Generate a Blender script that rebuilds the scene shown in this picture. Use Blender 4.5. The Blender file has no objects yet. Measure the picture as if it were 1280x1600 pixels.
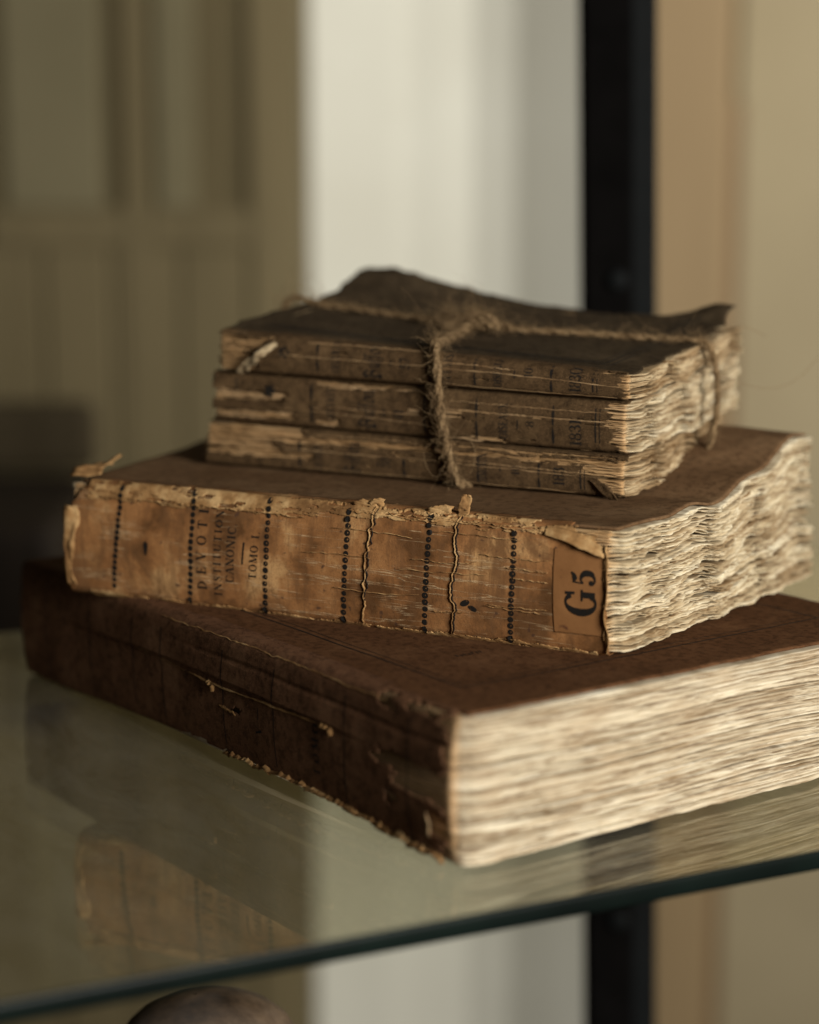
import bpy, math, random
import numpy as np
from mathutils import Vector, Matrix

# ------------------------------------------------------------------ scene, camera, light
scn = bpy.context.scene
COL = scn.collection
R = math.radians
CAM_H = 0.2065
cam_d = bpy.data.cameras.new('camera')
cam = bpy.data.objects.new('camera', cam_d); COL.objects.link(cam)
cam.location = (0, 0, CAM_H)
cam.rotation_euler = (R(90 - 10.2), 0, 0)
cam_d.sensor_fit = 'VERTICAL'; cam_d.sensor_height = 36; cam_d.sensor_width = 28.8
cam_d.lens = 72
cam_d.clip_start = 0.02; cam_d.clip_end = 50
cam_d.dof.use_dof = True
cam_d.dof.focus_distance = 0.676
cam_d.dof.aperture_fstop = 4.4
scn.camera = cam

world = bpy.data.worlds.new('World'); scn.world = world; world.use_nodes = True
bg = world.node_tree.nodes['Background']
bg.inputs[0].default_value = (1.0, 0.93, 0.80, 1); bg.inputs[1].default_value = 0.014

def area(name, loc, target, sx, sy, power, color):
    d = bpy.data.lights.new(name, 'AREA'); d.shape = 'RECTANGLE'; d.size = sx; d.size_y = sy
    d.energy = power; d.color = color
    o = bpy.data.objects.new(name, d); COL.objects.link(o); o.location = loc
    o.rotation_euler = (Vector(target) - Vector(loc)).to_track_quat('-Z', 'Y').to_euler()
    return o
area('window_light', (0.92, -0.68, 0.50), (0.03, 0.68, 0.06), 0.55, 0.6, 49, (1.0, 0.965, 0.905))
area('background_fill', (0.95, 1.18, 0.62), (0.50, 2.07, 0.50), 0.6, 1.5, 19, (1.0, 0.97, 0.9))  # added unseen lamp, brightens the background only and faces away from the books

vs = scn.view_settings
vs.view_transform = 'Standard'; vs.look = 'None'; vs.exposure = 0; vs.gamma = 1
scn.render.resolution_x = 819; scn.render.resolution_y = 1024

# ------------------------------------------------------------------ helpers
RS = np.random.RandomState(11)
TB = RS.rand(512, 512)
def vn(x, y, seed=0):
    x = np.asarray(x, float) + seed * 17.31; y = np.asarray(y, float) + seed * 9.77
    x, y = np.broadcast_arrays(x, y)
    xi = np.floor(x).astype(int); yi = np.floor(y).astype(int)
    fx = x - xi; fy = y - yi
    fx = fx * fx * (3 - 2 * fx); fy = fy * fy * (3 - 2 * fy)
    a = TB[xi % 512, yi % 512]; b = TB[(xi + 1) % 512, yi % 512]
    c = TB[xi % 512, (yi + 1) % 512]; d = TB[(xi + 1) % 512, (yi + 1) % 512]
    return 2 * ((a * (1 - fx) + b * fx) * (1 - fy) + (c * (1 - fx) + d * fx) * fy) - 1
def fbm(x, y, seed=0, o=3):
    t = 0; s = 1.0; n = 0
    for k in range(o):
        t = t + s * vn(np.asarray(x) * 2 ** k, np.asarray(y) * 2 ** k, seed + k * 5); n += s; s *= .5
    return t / n
def sstep(a, b, x):
    t = np.clip((np.asarray(x, float) - a) / (b - a), 0, 1); return t * t * (3 - 2 * t)
def lerp(a, b, t): return a + (b - a) * t

def mesh_obj(name, V, F, mat, parent=None, smooth=True, attrs=None):
    V = np.asarray(V, np.float32)
    me = bpy.data.meshes.new(name)
    if isinstance(F, np.ndarray):
        n = F.shape[1]
        me.vertices.add(len(V)); me.vertices.foreach_set('co', V.ravel())
        me.loops.add(F.size); me.loops.foreach_set('vertex_index', F.astype(np.int32).ravel())
        me.polygons.add(len(F))
        me.polygons.foreach_set('loop_start', np.arange(0, F.size, n, dtype=np.int32))
        me.polygons.foreach_set('loop_total', np.full(len(F), n, np.int32))
        me.update(calc_edges=True)
    else:
        me.from_pydata([tuple(v) for v in V], [], F); me.update()
    me.validate()
    if smooth: me.polygons.foreach_set('use_smooth', np.ones(len(me.polygons), bool))
    if attrs:
        for k, v in attrs.items():
            if len(v) == len(me.vertices):
                at = me.attributes.new(k, 'FLOAT', 'POINT'); at.data.foreach_set('value', np.asarray(v, np.float32))
    if mat: me.materials.append(mat)
    o = bpy.data.objects.new(name, me); COL.objects.link(o)
    if parent: o.parent = parent
    return o
def tag(o, label=None, cat=None, group=None, kind=None):
    if label: o['label'] = label
    if cat: o['category'] = cat
    if group: o['group'] = group
    if kind: o['kind'] = kind
    return o
def empty(name, loc, rz=0):
    o = bpy.data.objects.new(name, None); COL.objects.link(o); o.location = loc; o.rotation_euler = (0, 0, rz)
    o.empty_display_size = .02
    return o
def grid_faces(nu, nv, closed_v=False):
    i = np.arange(nu - 1)[:, None]; j = np.arange(nv if closed_v else nv - 1)[None, :]
    j2 = (j + 1) % nv
    a = i * nv + j; b = (i + 1) * nv + j; c = (i + 1) * nv + j2; d = i * nv + j2
    return np.stack([a, b, c, d], -1).reshape(-1, 4)
class MB:
    def __init__(s): s.v = []; s.f = []
    def box(s, x0, x1, y0, y1, z0, z1):
        n = len(s.v)
        s.v += [(x, y, z) for x in (x0, x1) for y in (y0, y1) for z in (z0, z1)]
        s.f += [tuple(n + k for k in q) for q in ((0, 1, 3, 2), (4, 6, 7, 5), (0, 4, 5, 1), (2, 3, 7, 6), (0, 2, 6, 4), (1, 5, 7, 3))]
        return s
    def build(s, name, mat, parent=None, bevel=0, smooth=False):
        o = mesh_obj(name, s.v, s.f, mat, parent, smooth)
        if bevel:
            m = o.modifiers.new('bevel', 'BEVEL'); m.width = bevel; m.segments = 3
        return o
def tube(pts, rad, sides=6, cap=True):
    P = np.asarray(pts, float); n = len(P)
    rad = np.broadcast_to(np.asarray(rad, float), (n,))
    T = np.gradient(P, axis=0); T /= np.linalg.norm(T, axis=1)[:, None] + 1e-12
    up = np.array([0.13, 0.21, 0.97]); N = np.cross(T, up)
    bad = np.linalg.norm(N, axis=1) < .15
    N[bad] = np.cross(T[bad], np.array([1., .1, 0]))
    N /= np.linalg.norm(N, axis=1)[:, None]; B = np.cross(T, N)
    a = np.arange(sides) / sides * 2 * np.pi
    V = P[:, None, :] + rad[:, None, None] * (N[:, None, :] * np.cos(a)[None, :, None] + B[:, None, :] * np.sin(a)[None, :, None])
    return V.reshape(-1, 3), grid_faces(n, sides, True)
def merge(parts):
    V = []; F = []; k = 0
    for v, f in parts:
        V.append(v); F.append(f + k); k += len(v)
    return np.concatenate(V), np.concatenate(F)
def catmull(pts, n):
    P = np.asarray(pts, float); P = np.vstack([2 * P[0] - P[1], P, 2 * P[-1] - P[-2]])
    seg = len(P) - 3; t = np.linspace(0, seg - 1e-6, n); i = t.astype(int); u = (t - i)[:, None]
    p0, p1, p2, p3 = P[i], P[i + 1], P[i + 2], P[i + 3]
    Q = .5 * (2 * p1 + (p2 - p0) * u + (2 * p0 - 5 * p1 + 4 * p2 - p3) * u ** 2 + (3 * p1 - p0 - 3 * p2 + p3) * u ** 3)
    d = np.r_[0, np.cumsum(np.linalg.norm(np.diff(Q, axis=0), axis=1))]; e = np.linspace(0, d[-1], n)
    return np.stack([np.interp(e, d, Q[:, k]) for k in range(3)], 1)

def sheet(name, P, keep, mat, parent, thick, attrs=None, offset=-1):
    nu, nv = P.shape[:2]
    F = grid_faces(nu, nv)
    if keep is not None: F = F[keep.reshape(-1)]
    used = np.unique(F); remap = -np.ones(nu * nv, int); remap[used] = np.arange(len(used))
    V = P.reshape(-1, 3)[used]
    at = {k: v.reshape(-1)[used] for k, v in attrs.items()} if attrs else None
    o = mesh_obj(name, V, remap[F], mat, parent, True, at)
    if thick:
        m = o.modifiers.new('thickness', 'SOLIDIFY'); m.thickness = thick; m.offset = offset
    return o

# ------------------------------------------------------------------ materials
class NT:
    def __init__(s, name):
        s.m = bpy.data.materials.new(name); s.m.use_nodes = True
        s.t = s.m.node_tree; s.b = s.t.nodes['Principled BSDF']; s.out = s.t.nodes['Material Output']
        s.tc = s.t.nodes.new('ShaderNodeTexCoord')
    def n(s, typ, **kw):
        x = s.t.nodes.new(typ)
        for k, v in kw.items():
            if hasattr(x, k) and not k.startswith('i_'): setattr(x, k, v)
        return x
    def link(s, a, b): s.t.links.new(a, b)
    def coords(s, scale=(1, 1, 1), rot=(0, 0, 0), loc=(0, 0, 0)):
        mp = s.n('ShaderNodeMapping'); mp.inputs['Scale'].default_value = scale; mp.inputs['Rotation'].default_value = rot
        mp.inputs['Location'].default_value = loc
        s.link(s.tc.outputs['Object'], mp.inputs[0]); return mp.outputs[0]
    def noise(s, scale, detail=4, rough=.55, sc=(1, 1, 1), dist=0, loc=(0, 0, 0)):
        x = s.n('ShaderNodeTexNoise'); x.inputs['Scale'].default_value = scale; x.inputs['Detail'].default_value = detail
        x.inputs['Roughness'].default_value = rough; x.inputs['Distortion'].default_value = dist
        s.link(s.coords(sc, loc=loc), x.inputs['Vector']); return x.outputs['Fac']
    def ramp(s, fac, stops, interp='LINEAR'):
        x = s.n('ShaderNodeValToRGB'); e = x.color_ramp; e.interpolation = interp
        while len(e.elements) < len(stops): e.elements.new(.5)
        for el, (p, c) in zip(e.elements, stops):
            el.position = p; el.color = (*c, 1) if len(c) == 3 else c
        s.link(fac, x.inputs[0]); return x.outputs[0]
    def val(s, fac, lo, hi, a=0., b=1.):
        x = s.n('ShaderNodeMapRange'); x.inputs[1].default_value = lo; x.inputs[2].default_value = hi
        x.inputs[3].default_value = a; x.inputs[4].default_value = b; s.link(fac, x.inputs[0]); return x.outputs[0]
    def mix(s, fac, a, b, mode='MIX'):
        x = s.n('ShaderNodeMix'); x.data_type = 'RGBA'; x.blend_type = mode
        for inp, v in ((x.inputs[0], fac), (x.inputs[6], a), (x.inputs[7], b)):
            if hasattr(v, 'links'): s.link(v, inp)
            else: inp.default_value = v if not isinstance(v, tuple) else (*v, 1)
        return x.outputs[2]
    def attr(s, name):
        x = s.n('ShaderNodeAttribute'); x.attribute_name = name; return x.outputs['Fac']
    def math(s, op, a, b=0.):
        x = s.n('ShaderNodeMath'); x.operation = op
        for i, v in enumerate((a, b)):
            if hasattr(v, 'links'): s.link(v, x.inputs[i])
            else: x.inputs[i].default_value = v
        return x.outputs[0]
    def bump(s, h, strength=.5, dist=.0003, prev=None):
        x = s.n('ShaderNodeBump'); x.inputs['Strength'].default_value = strength; x.inputs['Distance'].default_value = dist
        s.link(h, x.inputs['Height'])
        if prev is not None: s.link(prev, x.inputs['Normal'])
        return x.outputs[0]
    def done(s, col=None, rough=.9, spec=.2, normal=None, metal=0):
        if col is not None:
            if hasattr(col, 'links'): s.link(col, s.b.inputs['Base Color'])
            else: s.b.inputs['Base Color'].default_value = (*col, 1)
        if hasattr(rough, 'links'): s.link(rough, s.b.inputs['Roughness'])
        else: s.b.inputs['Roughness'].default_value = rough
        s.b.inputs['Specular IOR Level'].default_value = spec; s.b.inputs['Metallic'].default_value = metal
        if normal is not None: s.link(normal, s.b.inputs['Normal'])
        return s.m

def paper_mat(name, c_dark, c_mid, c_lite, stain=.5):
    t = NT(name)
    a = t.attr('tint')
    col = t.ramp(a, [(0.0, c_dark), (.45, c_mid), (1.0, c_lite)])
    n1 = t.noise(60, 4, .6, (1, 1, 2))
    col = t.mix(t.val(n1, .45, .75, 0, stain), col, tuple(x * y for x, y in zip(c_mid, (.72, .58, .45))))
    col = t.mix(t.math('MULTIPLY', t.attr('glue'), .8), col, (.45, .27, .12))
    n2 = t.noise(900, 3, .6, (.05, .05, 2.2))
    col = t.mix(t.val(n2, .50, .64, 0, .75), col, tuple(x * y for x, y in zip(c_dark, (.62, .52, .42))))
    nb = t.noise(1500, 3, .7, (.3, .3, 1.5))
    return t.done(col, 1., .02, t.bump(nb, .3, .0002))
M = {}
M['pages_cream'] = paper_mat('pages_cream', (.27, .20, .118), (.52, .44, .31), (.70, .635, .49), .45)
M['pages_tan'] = paper_mat('pages_tan', (.24, .165, .088), (.48, .385, .24), (.72, .64, .46), .45)
M['pages_brown'] = paper_mat('pages_brown', (.16, .10, .048), (.34, .24, .13), (.56, .445, .275), .55)
M['folds'] = paper_mat('folds', (.17, .10, .05), (.36, .235, .12), (.52, .39, .225), .5)

def wrapper_mat(name, base, lite, dark, scuff, scuff_amt=.5, fib=2600):
    t = NT(name)
    n1 = t.noise(45, 5, .6); n2 = t.noise(350, 4, .65); n3 = t.noise(fib, 3, .7, (1, 1, 1))
    col = t.mix(t.val(n1, .3, .7), base, lite)
    col = t.mix(t.val(n2, .46, .62, 0, .8), col, dark)
    col = t.mix(t.val(n3, .50, .66, 0, scuff_amt), col, scuff)
    n4 = t.noise(26, 6, .75, loc=(3, 1, 2))
    col = t.mix(t.val(n4, .52, .66, 0, .5), col, scuff)
    b = t.bump(n3, .45, .00025); b = t.bump(n2, .3, .0004, b)
    return t.done(col, .95, .04, b)
M['wrap_small'] = wrapper_mat('grey_brown_wrapper', (.060, .035, .0165), (.080, .048, .0225), (.024, .014, .007), (.20, .122, .058), .55)
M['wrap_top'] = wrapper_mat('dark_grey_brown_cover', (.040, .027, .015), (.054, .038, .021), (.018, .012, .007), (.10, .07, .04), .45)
M['wrap_dark'] = wrapper_mat('dark_brown_wrapper', (.090, .042, .021), (.125, .060, .031), (.036, .017, .009), (.26, .14, .074), .5)
M['cover_dark'] = wrapper_mat('red_brown_cover', (.080, .036, .0155), (.108, .050, .022), (.040, .018, .008), (.17, .085, .04), .35)
M['cover_mid'] = wrapper_mat('worn_brown_cover', (.12, .066, .031), (.16, .092, .046), (.07, .038, .018), (.23, .145, .076), .4)

def leather():
    t = NT('tan_spine_leather')
    n1 = t.noise(38, 6, .62); n2 = t.noise(120, 5, .7); n3 = t.noise(1800, 4, .7)
    col = t.ramp(n1, [(.39, (.095, .042, .014)), (.47, (.225, .099, .034)), (.55, (.32, .150, .054)), (.63, (.47, .268, .110))])
    st = t.noise(25, 6, .8, (1, 1, 1), 1.2, (5, 2, 1))
    col = t.mix(t.val(st, .50, .60, 0, .75), col, (.15, .072, .028))
    # hair cracks running along the spine
    hc = t.noise(240, 4, .7, (.05, 1, 1), .3); d = t.math('ABSOLUTE', t.math('SUBTRACT', hc, .5))
    msk = t.noise(70, 3, .6, (.5, 1, 1), 0, (1, 7, 3))
    k = t.math('MULTIPLY', t.val(d, .0, .016, 1, 0), t.val(msk, .46, .60))
    col = t.mix(t.math('MULTIPLY', k, .75), col, (.60, .43, .24))
    hv = t.noise(300, 3, .7, (1, 1, .09), .2, (2, 2, 2))
    col = t.mix(t.val(hv, .48, .62, 0, .5), col, (.13, .062, .025))
    col = t.mix(t.val(n3, .50, .66, 0, .55), col, (.12, .058, .025))
    sp = t.noise(330, 1, .5, loc=(4, 4, 4)); col = t.mix(t.val(sp, .70, .76, 0, .85), col, (.07, .035, .02))
    b = t.bump(n3, .4, .0003); b = t.bump(n2, .35, .0006, b); b = t.bump(k, .5, .0003, b)
    return t.done(col, t.val(n2, .3, .7, .65, .9), .12, b)
M['leather'] = leather()
def worn_leather():
    t = NT('worn_pale_leather')
    n1 = t.noise(90, 6, .65); n3 = t.noise(1500, 4, .7)
    col = t.ramp(n1, [(.38, (.16, .080, .030)), (.5, (.30, .165, .064)), (.64, (.50, .32, .145))])
    col = t.mix(t.val(n3, .5, .75, 0, .4), col, (.25, .15, .07))
    return t.done(col, .9, .08, t.bump(n3, .5, .0003))
M['worn'] = worn_leather()
def label_mat():
    t = NT('red_tan_label')
    n1 = t.noise(60, 5, .6); n3 = t.noise(1500, 4, .7)
    col = t.mix(t.val(n1, .35, .7), (.18, .080, .028), (.255, .120, .044))
    col = t.mix(t.val(n3, .55, .75, 0, .35), col, (.16, .065, .028))
    sp = t.noise(260, 1, .5, loc=(4, 1, 4)); col = t.mix(t.val(sp, .68, .76, 0, .8), col, (.08, .03, .016))
    return t.done(col, .85, .1, t.bump(n3, .3, .0003))
M['label'] = label_mat()
def ink(name, c, lo, hi, mn=.0):
    t = NT(name); t.done(c, .8, .2)
    n = t.noise(900, 3, .7)
    tr = t.n('ShaderNodeBsdfTransparent'); mx = t.n('ShaderNodeMixShader')
    t.link(t.val(n, lo, hi, 1.0, mn), mx.inputs[0]); t.link(tr.outputs[0], mx.inputs[1]); t.link(t.b.outputs[0], mx.inputs[2])
    t.link(mx.outputs[0], t.out.inputs[0]); return t.m
M['ink'] = ink('black_ink', (.009, .007, .005), .57, .72, .2)
M['ink_faint'] = ink('faint_ink', (.010, .008, .006), .52, .70, .12)
def jute():
    t = NT('jute_twine'); n = t.noise(700, 4, .7); n2 = t.noise(120, 3)
    col = t.ramp(n, [(.3, (.085, .05, .023)), (.5, (.19, .12, .056)), (.70, (.38, .265, .14))])
    col = t.mix(t.val(n2, .4, .7, 0, .4), col, (.14, .085, .04))
    return t.done(col, .85, .2, t.bump(n, .5, .0003))
M['jute'] = jute()
def plain(name, c1, c2, scale, rough=.9, spec=.2, sc=(1, 1, 1)):
    t = NT(name); n = t.noise(scale, 5, .6, sc)
    return t.done(t.mix(t.val(n, .3, .7), c1, c2), rough, spec, t.bump(n, .2, .002))
M['olive'] = plain('olive_brown_paint', (.150, .118, .060), (.125, .098, .049), 9, .75, .2, (3, 3, .4))
M['olive_dark'] = plain('olive_groove_paint', (.12, .094, .046), (.10, .078, .038), 9, .8, .2, (3, 3, .4))
M['pane'] = plain('grey_green_pane', (.178, .152, .088), (.150, .128, .072), 7, .8, .1)
M['pale'] = plain('pale_plaster', (.58, .57, .495), (.52, .505, .43), 5, .9, .1)
M['greywall'] = plain('grey_plaster', (.185, .18, .155), (.16, .155, .132), 6, .9, .1)
M['tanwood'] = plain('tan_wood', (.215, .150, .078), (.185, .128, .065), 8, .7, .2, (4, 4, .3))
M['brownwood'] = plain('brown_wood', (.12, .072, .035), (.10, .06, .028), 12, .7, .2, (4, 4, .3))
M['beige'] = plain('beige_plaster', (.25, .207, .128), (.22, .18, .11), 7, .9, .1)
M['darkwood'] = plain('dark_wood', (.012, .008, .005), (.018, .012, .007), 12, .7, .15, (4, 4, .4))
M['gradient_tone'] = plain('brown_black_gradient', (.050, .038, .021), (.040, .030, .016), 12, .8, .1, (4, 4, .4))
M['steel'] = plain('black_steel', (.003, .0028, .0026), (.0045, .004, .0038), 60, .7, 0.)
M['steel_edge'] = plain('blued_steel', (.006, .0068, .0068), (.008, .0088, .0088), 60, .6, .03)
def dome_mat():
    t = NT('mottled_brown_glaze'); n = t.noise(55, 5, .7); n2 = t.noise(25, 3)
    col = t.ramp(n, [(.3, (.025, .017, .011)), (.5, (.085, .055, .032)), (.7, (.17, .115, .07))])
    col = t.mix(t.val(n2, .45, .65, 0, .7), col, (.07, .062, .056))
    return t.done(col, .6, .15, t.bump(n, .3, .001))
M['glaze'] = dome_mat()
def glass_mats():
    t = NT('shelf_glass'); nt = t.t
    def schlick(t, gain):
        lw = t.n('ShaderNodeLayerWeight'); lw.inputs[0].default_value = .5
        return t.math('ADD', t.math('MULTIPLY', t.math('POWER', lw.outputs['Facing'], 5.0), .96 * gain), .04)
    def pane(t, gain, tint, d0, d1, rough):
        gl = t.n('ShaderNodeBsdfGlossy'); gl.inputs['Roughness'].default_value = rough; gl.inputs['Color'].default_value = (1, 1, .95, 1)
        tr = t.n('ShaderNodeBsdfTransparent'); tr.inputs[0].default_value = tint
        df = t.n('ShaderNodeBsdfDiffuse'); df.inputs[0].default_value = (.5, .47, .37, 1)
        mx = t.n('ShaderNodeMixShader'); t.link(schlick(t, gain), mx.inputs[0]); t.link(tr.outputs[0], mx.inputs[1]); t.link(gl.outputs[0], mx.inputs[2])
        dust = t.noise(30, 9, .82, (1, .4, 1), .6); m2 = t.n('ShaderNodeMixShader'); t.link(t.val(dust, .38, .70, d0, d1), m2.inputs[0])
        t.link(mx.outputs[0], m2.inputs[1]); t.link(df.outputs[0], m2.inputs[2]); t.link(m2.outputs[0], t.out.inputs[0])
        return t.m
    M['glass_top'] = pane(t, 1.5, (.87, .85, .72, 1), .05, .15, .015)
    M['glass_under'] = pane(NT('shelf_glass_under'), 1.3, (.96, .955, .88, 1), .0, .02, .02)
    t = NT('shelf_glass_edge'); n = t.noise(14, 3)
    M['glass_edge'] = t.done(t.mix(t.val(n, .4, .65), (.003, .0048, .004), (.005, .009, .0072)), .35, .08)
glass_mats()

# ------------------------------------------------------------------ background
def px(p, Z): return (p - 640) / 3200 * Z
ZL, ZH = -1.3, 2.2
# panelled cupboard on the left
root = empty('panelled_cupboard', (-0.55, 1.75, ZL))
def rel(mb, root):
    mb.v = [(x - root.location.x, y - root.location.y, z - root.location.z) for x, y, z in mb.v]; return mb
MBX = lambda *a: MB().box(*a)
rel(MBX(-1.25, -.093, 1.775, 1.95, ZL, ZH), root).build('carcass', M['olive_dark'], root)
rel(MBX(-.137, -.095, 1.768, 1.774, ZL, ZH), root).build('stile', M['olive'], root, .002)
rel(MBX(-.245, -.222, 1.768, 1.774, ZL, ZH), root).build('stile', M['olive'], root, .002)
for rx0, rx1 in ((-.36, -.2455), (-.2215, -.1375)): rel(MBX(rx0, rx1, 1.7685, 1.773, .1185, .1515), root).build('rail', M['olive'], root, .002)
xs = np.linspace(-1.2, -.138, 19)
for i in range(len(xs) - 1):
    rel(MBX(xs[i] + .001, xs[i + 1] - .001, 1.7685 + .0008 * (i % 3), 1.7745, ZL, .118), root).build('board', M['olive'], root, .003)
for x0, x1 in ((-.345, -.262), (-.215, -.182)):
    rel(MBX(x0, x1, 1.770, 1.7742, .152, ZH), root).build('pane', M['pane'], root, .002)
tag(root, 'blurred olive brown panelled cupboard with grey green panes behind the books', 'cupboard')
# low dark furniture at the far left
root = empty('dark_table', (-.6, 1.55, ZL))
rel(MBX(-.95, -.255, 1.45, 1.70, -.22, -.065), root).build('body', M['darkwood'], root, .012)
for lx in (-.94, -.60):
    for ly in (1.46, 1.66): rel(MBX(lx, lx + .035, ly, ly + .035, ZL, -.2202), root).build('leg', M['darkwood'], root, .004)
rel(MBX(-.95, -.262, 1.69, 1.715, -.0645, -.005), root).build('gradient_step', M['gradient_tone'], root, .012)  # added middle-tone tier, its colour imitates a gradual darkening from cupboard to table
tag(root, 'dark wooden table out of focus at the left behind the stack', 'table')
# walls
xs_ = np.linspace(-.13, .203, 220); zs_ = np.linspace(ZL, ZH, 40)
X, Z = np.meshgrid(xs_, zs_, indexing='ij')
Y = 1.955 + np.interp(X, [-.13, -.06, .0, .06, .10, .203], [.0, .010, .018, .020, .004, -.074]) + .0007 * np.sin(X * 80 + .4 * np.sin(Z * 2)) + .0022 * fbm(X * 18, Z * 1.2, 5, 2)
o = sheet('pale_curtain', np.stack([X, Y, Z], -1), None, M['pale'], None, .002)
tag(o, 'pale blurred curtain hanging behind the tied books, left of the black post', 'curtain')
w = MBX(-.4, .31, 2.03, 2.05, ZL, ZH).build('wall', M['greywall'], None, 0); tag(w, kind='structure')
w = MBX(.312, 1.3, 1.99, 2.05, ZL, ZH).build('wall_right', M['beige'], None, .006); tag(w, kind='structure')
root = empty('door_frame', (.26, 1.93, ZL))
rel(MBX(.201, .296, 1.90, 2.04, ZL, ZH), root).build('jamb', M['tanwood'], root, .008)
rel(MBX(.2962, .3118, 1.94, 2.04, ZL, .245), root).build('stop', M['brownwood'], root, .004)
tag(root, 'tan wooden door frame out of focus right of the black post', 'door frame')
# steel upright of the shelving
root = empty('steel_post', (.103, 1.03, ZL))
rel(MBX(.0855, .1085, 1.0, 1.035, ZL, ZH), root).build('upright', M['steel'], root, .001)
rel(MBX(.1087, .121, 1.006, 1.035, ZL, ZH), root).build('flange', M['steel_edge'], root, .001)
for zc in (.1415, -.186):
    a = np.linspace(0, 2 * np.pi, 7)[:-1]
    prof = [(0, -.0042), (.003, -.0042), (.0045, -.0032), (.005, -.001), (.005, .0)]
    V = []; n = 20
    for r_, y_ in prof:
        for k in range(n): V.append((.101 + r_ * math.cos(2 * math.pi * k / n), .9998 + y_, zc + r_ * math.sin(2 * math.pi * k / n)))
    V = np.array(V) - np.array(root.location)
    mesh_obj('bolt', V, grid_faces(len(prof), n, True), M['steel_edge'], root)
root.location.x += .029; root.rotation_euler = (0, R(-1.15), 0)
tag(root, 'black steel shelf post with round bolts behind the books', 'post')

# ------------------------------------------------------------------ glass shelf
yaw = R(26.2); ex = np.array([math.cos(yaw), math.sin(yaw)]); ey = np.array([-math.sin(yaw), math.cos(yaw)])
root = empty('glass_shelf', (-.1000, .4709, 0), yaw)
x0, x1, y1, th = -.55, .75, .378, .0062
bev = .0007
V = [(x0, bev, 0), (x1, bev, 0), (x1, y1, 0), (x0, y1, 0)]
mesh_obj('upper_face', V, [(0, 1, 2, 3)], M['glass_top'], root, False)
V = [(x0, bev, -th), (x1, bev, -th), (x1, y1, -th), (x0, y1, -th)]
mesh_obj('under_face', V, [(3, 2, 1, 0)], M['glass_under'], root, False)
prof = [(bev, 0), (.0002, -.0005), (0, -.0012), (0, -th + .0012), (.0002, -th + .0005), (bev, -th)]
V = [(x, y, z) for x in (x0, x1) for y, z in prof]
mesh_obj('polished_edge', V, [(i, i + 1, i + 7, i + 6) for i in range(5)], M['glass_edge'], root, True)
V = [(x, y1, z) for x in (x0, x1) for z in (0, -th)]
mesh_obj('rear_edge', V, [(0, 1, 3, 2)], M['pane'], root, False)
tag(root, 'clear glass shelf with dark green polished edge under the stacked books', 'shelf')

# rounded object under the shelf
cx, cy, ztop = px(315, .75), .68, -.0865
prof = [(.0005, 0), (.006, -.0004), (.012, -.0022), (.0175, -.005), (.0225, -.009), (.027, -.0145), (.0305, -.021), (.033, -.03),
        (.0335, -.04), (.031, -.055), (.026, -.07), (.022, -.085), (.024, -.10), (.034, -.125), (.04, -.16), (.038, -.2), (.03, -.23), (.03, -.24), (.0005, -.24)]
n = 48; V = [(r_ * math.cos(2 * math.pi * k / n), r_ * math.sin(2 * math.pi * k / n), z_ + .24) for r_, z_ in prof for k in range(n)]
V = np.array(V); fn = 1 + .10 * fbm(V[:, 0] * 60 + V[:, 1] * 25, V[:, 2] * 70, 3, 3); V[:, 0] *= fn; V[:, 1] *= fn
o = mesh_obj('rounded_ornament', V, grid_faces(len(prof), n, True), M['glaze'])
o.location = (cx + .030, cy, ztop - .24); o.rotation_euler = (0, R(-7), 0); o.scale = (1.12, 1, 1)
tag(o, 'brown mottled rounded ornament peeking up below the glass edge', 'ornament')

# ------------------------------------------------------------------ lettering: strokes in a unit box, x = reading direction, y = up
def stroke(pts, w):
    P = np.asarray(pts, float); w = np.broadcast_to(np.asarray(w, float), (len(P),))
    T = np.gradient(P, axis=0); T /= np.linalg.norm(T, axis=1)[:, None] + 1e-9
    N = np.stack([-T[:, 1], T[:, 0]], 1)
    a = P + N * w[:, None] / 2; b = P - N * w[:, None] / 2
    return [[a[i], a[i + 1], b[i + 1], b[i]] for i in range(len(P) - 1)]
def seg(x0, y0, x1, y1, w, n=3): return stroke(np.stack([np.linspace(x0, x1, n), np.linspace(y0, y1, n)], 1), w)
def ring(cx, cy, rx, ry, tk, tn, a0=0, a1=360, n=22):
    a = np.radians(np.linspace(a0, a1, n)); o = np.stack([cx + rx * np.cos(a), cy + ry * np.sin(a)], 1)
    i = np.stack([cx + (rx - tk) * np.cos(a), cy + (ry - tn) * np.sin(a)], 1)
    return [[o[k], o[k + 1], i[k + 1], i[k]] for k in range(n - 1)]
def serif(x, y, l=.34, w=.06): return seg(x - l / 2, y, x + l / 2, y, w)
TK, TN = .19, .065
def curve(pts, ws, n=18):
    P = catmull([(a, b, 0) for a, b in pts], n)[:, :2]
    return stroke(P, np.interp(np.linspace(0, 1, n), np.linspace(0, 1, len(ws)), ws))
def ball(x, y, r=.09, n=10):
    a = np.linspace(0, 2 * np.pi, n + 1)[:-1]; return [[np.array([x + r * math.cos(t), y + r * math.sin(t)]) for t in a]]
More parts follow.
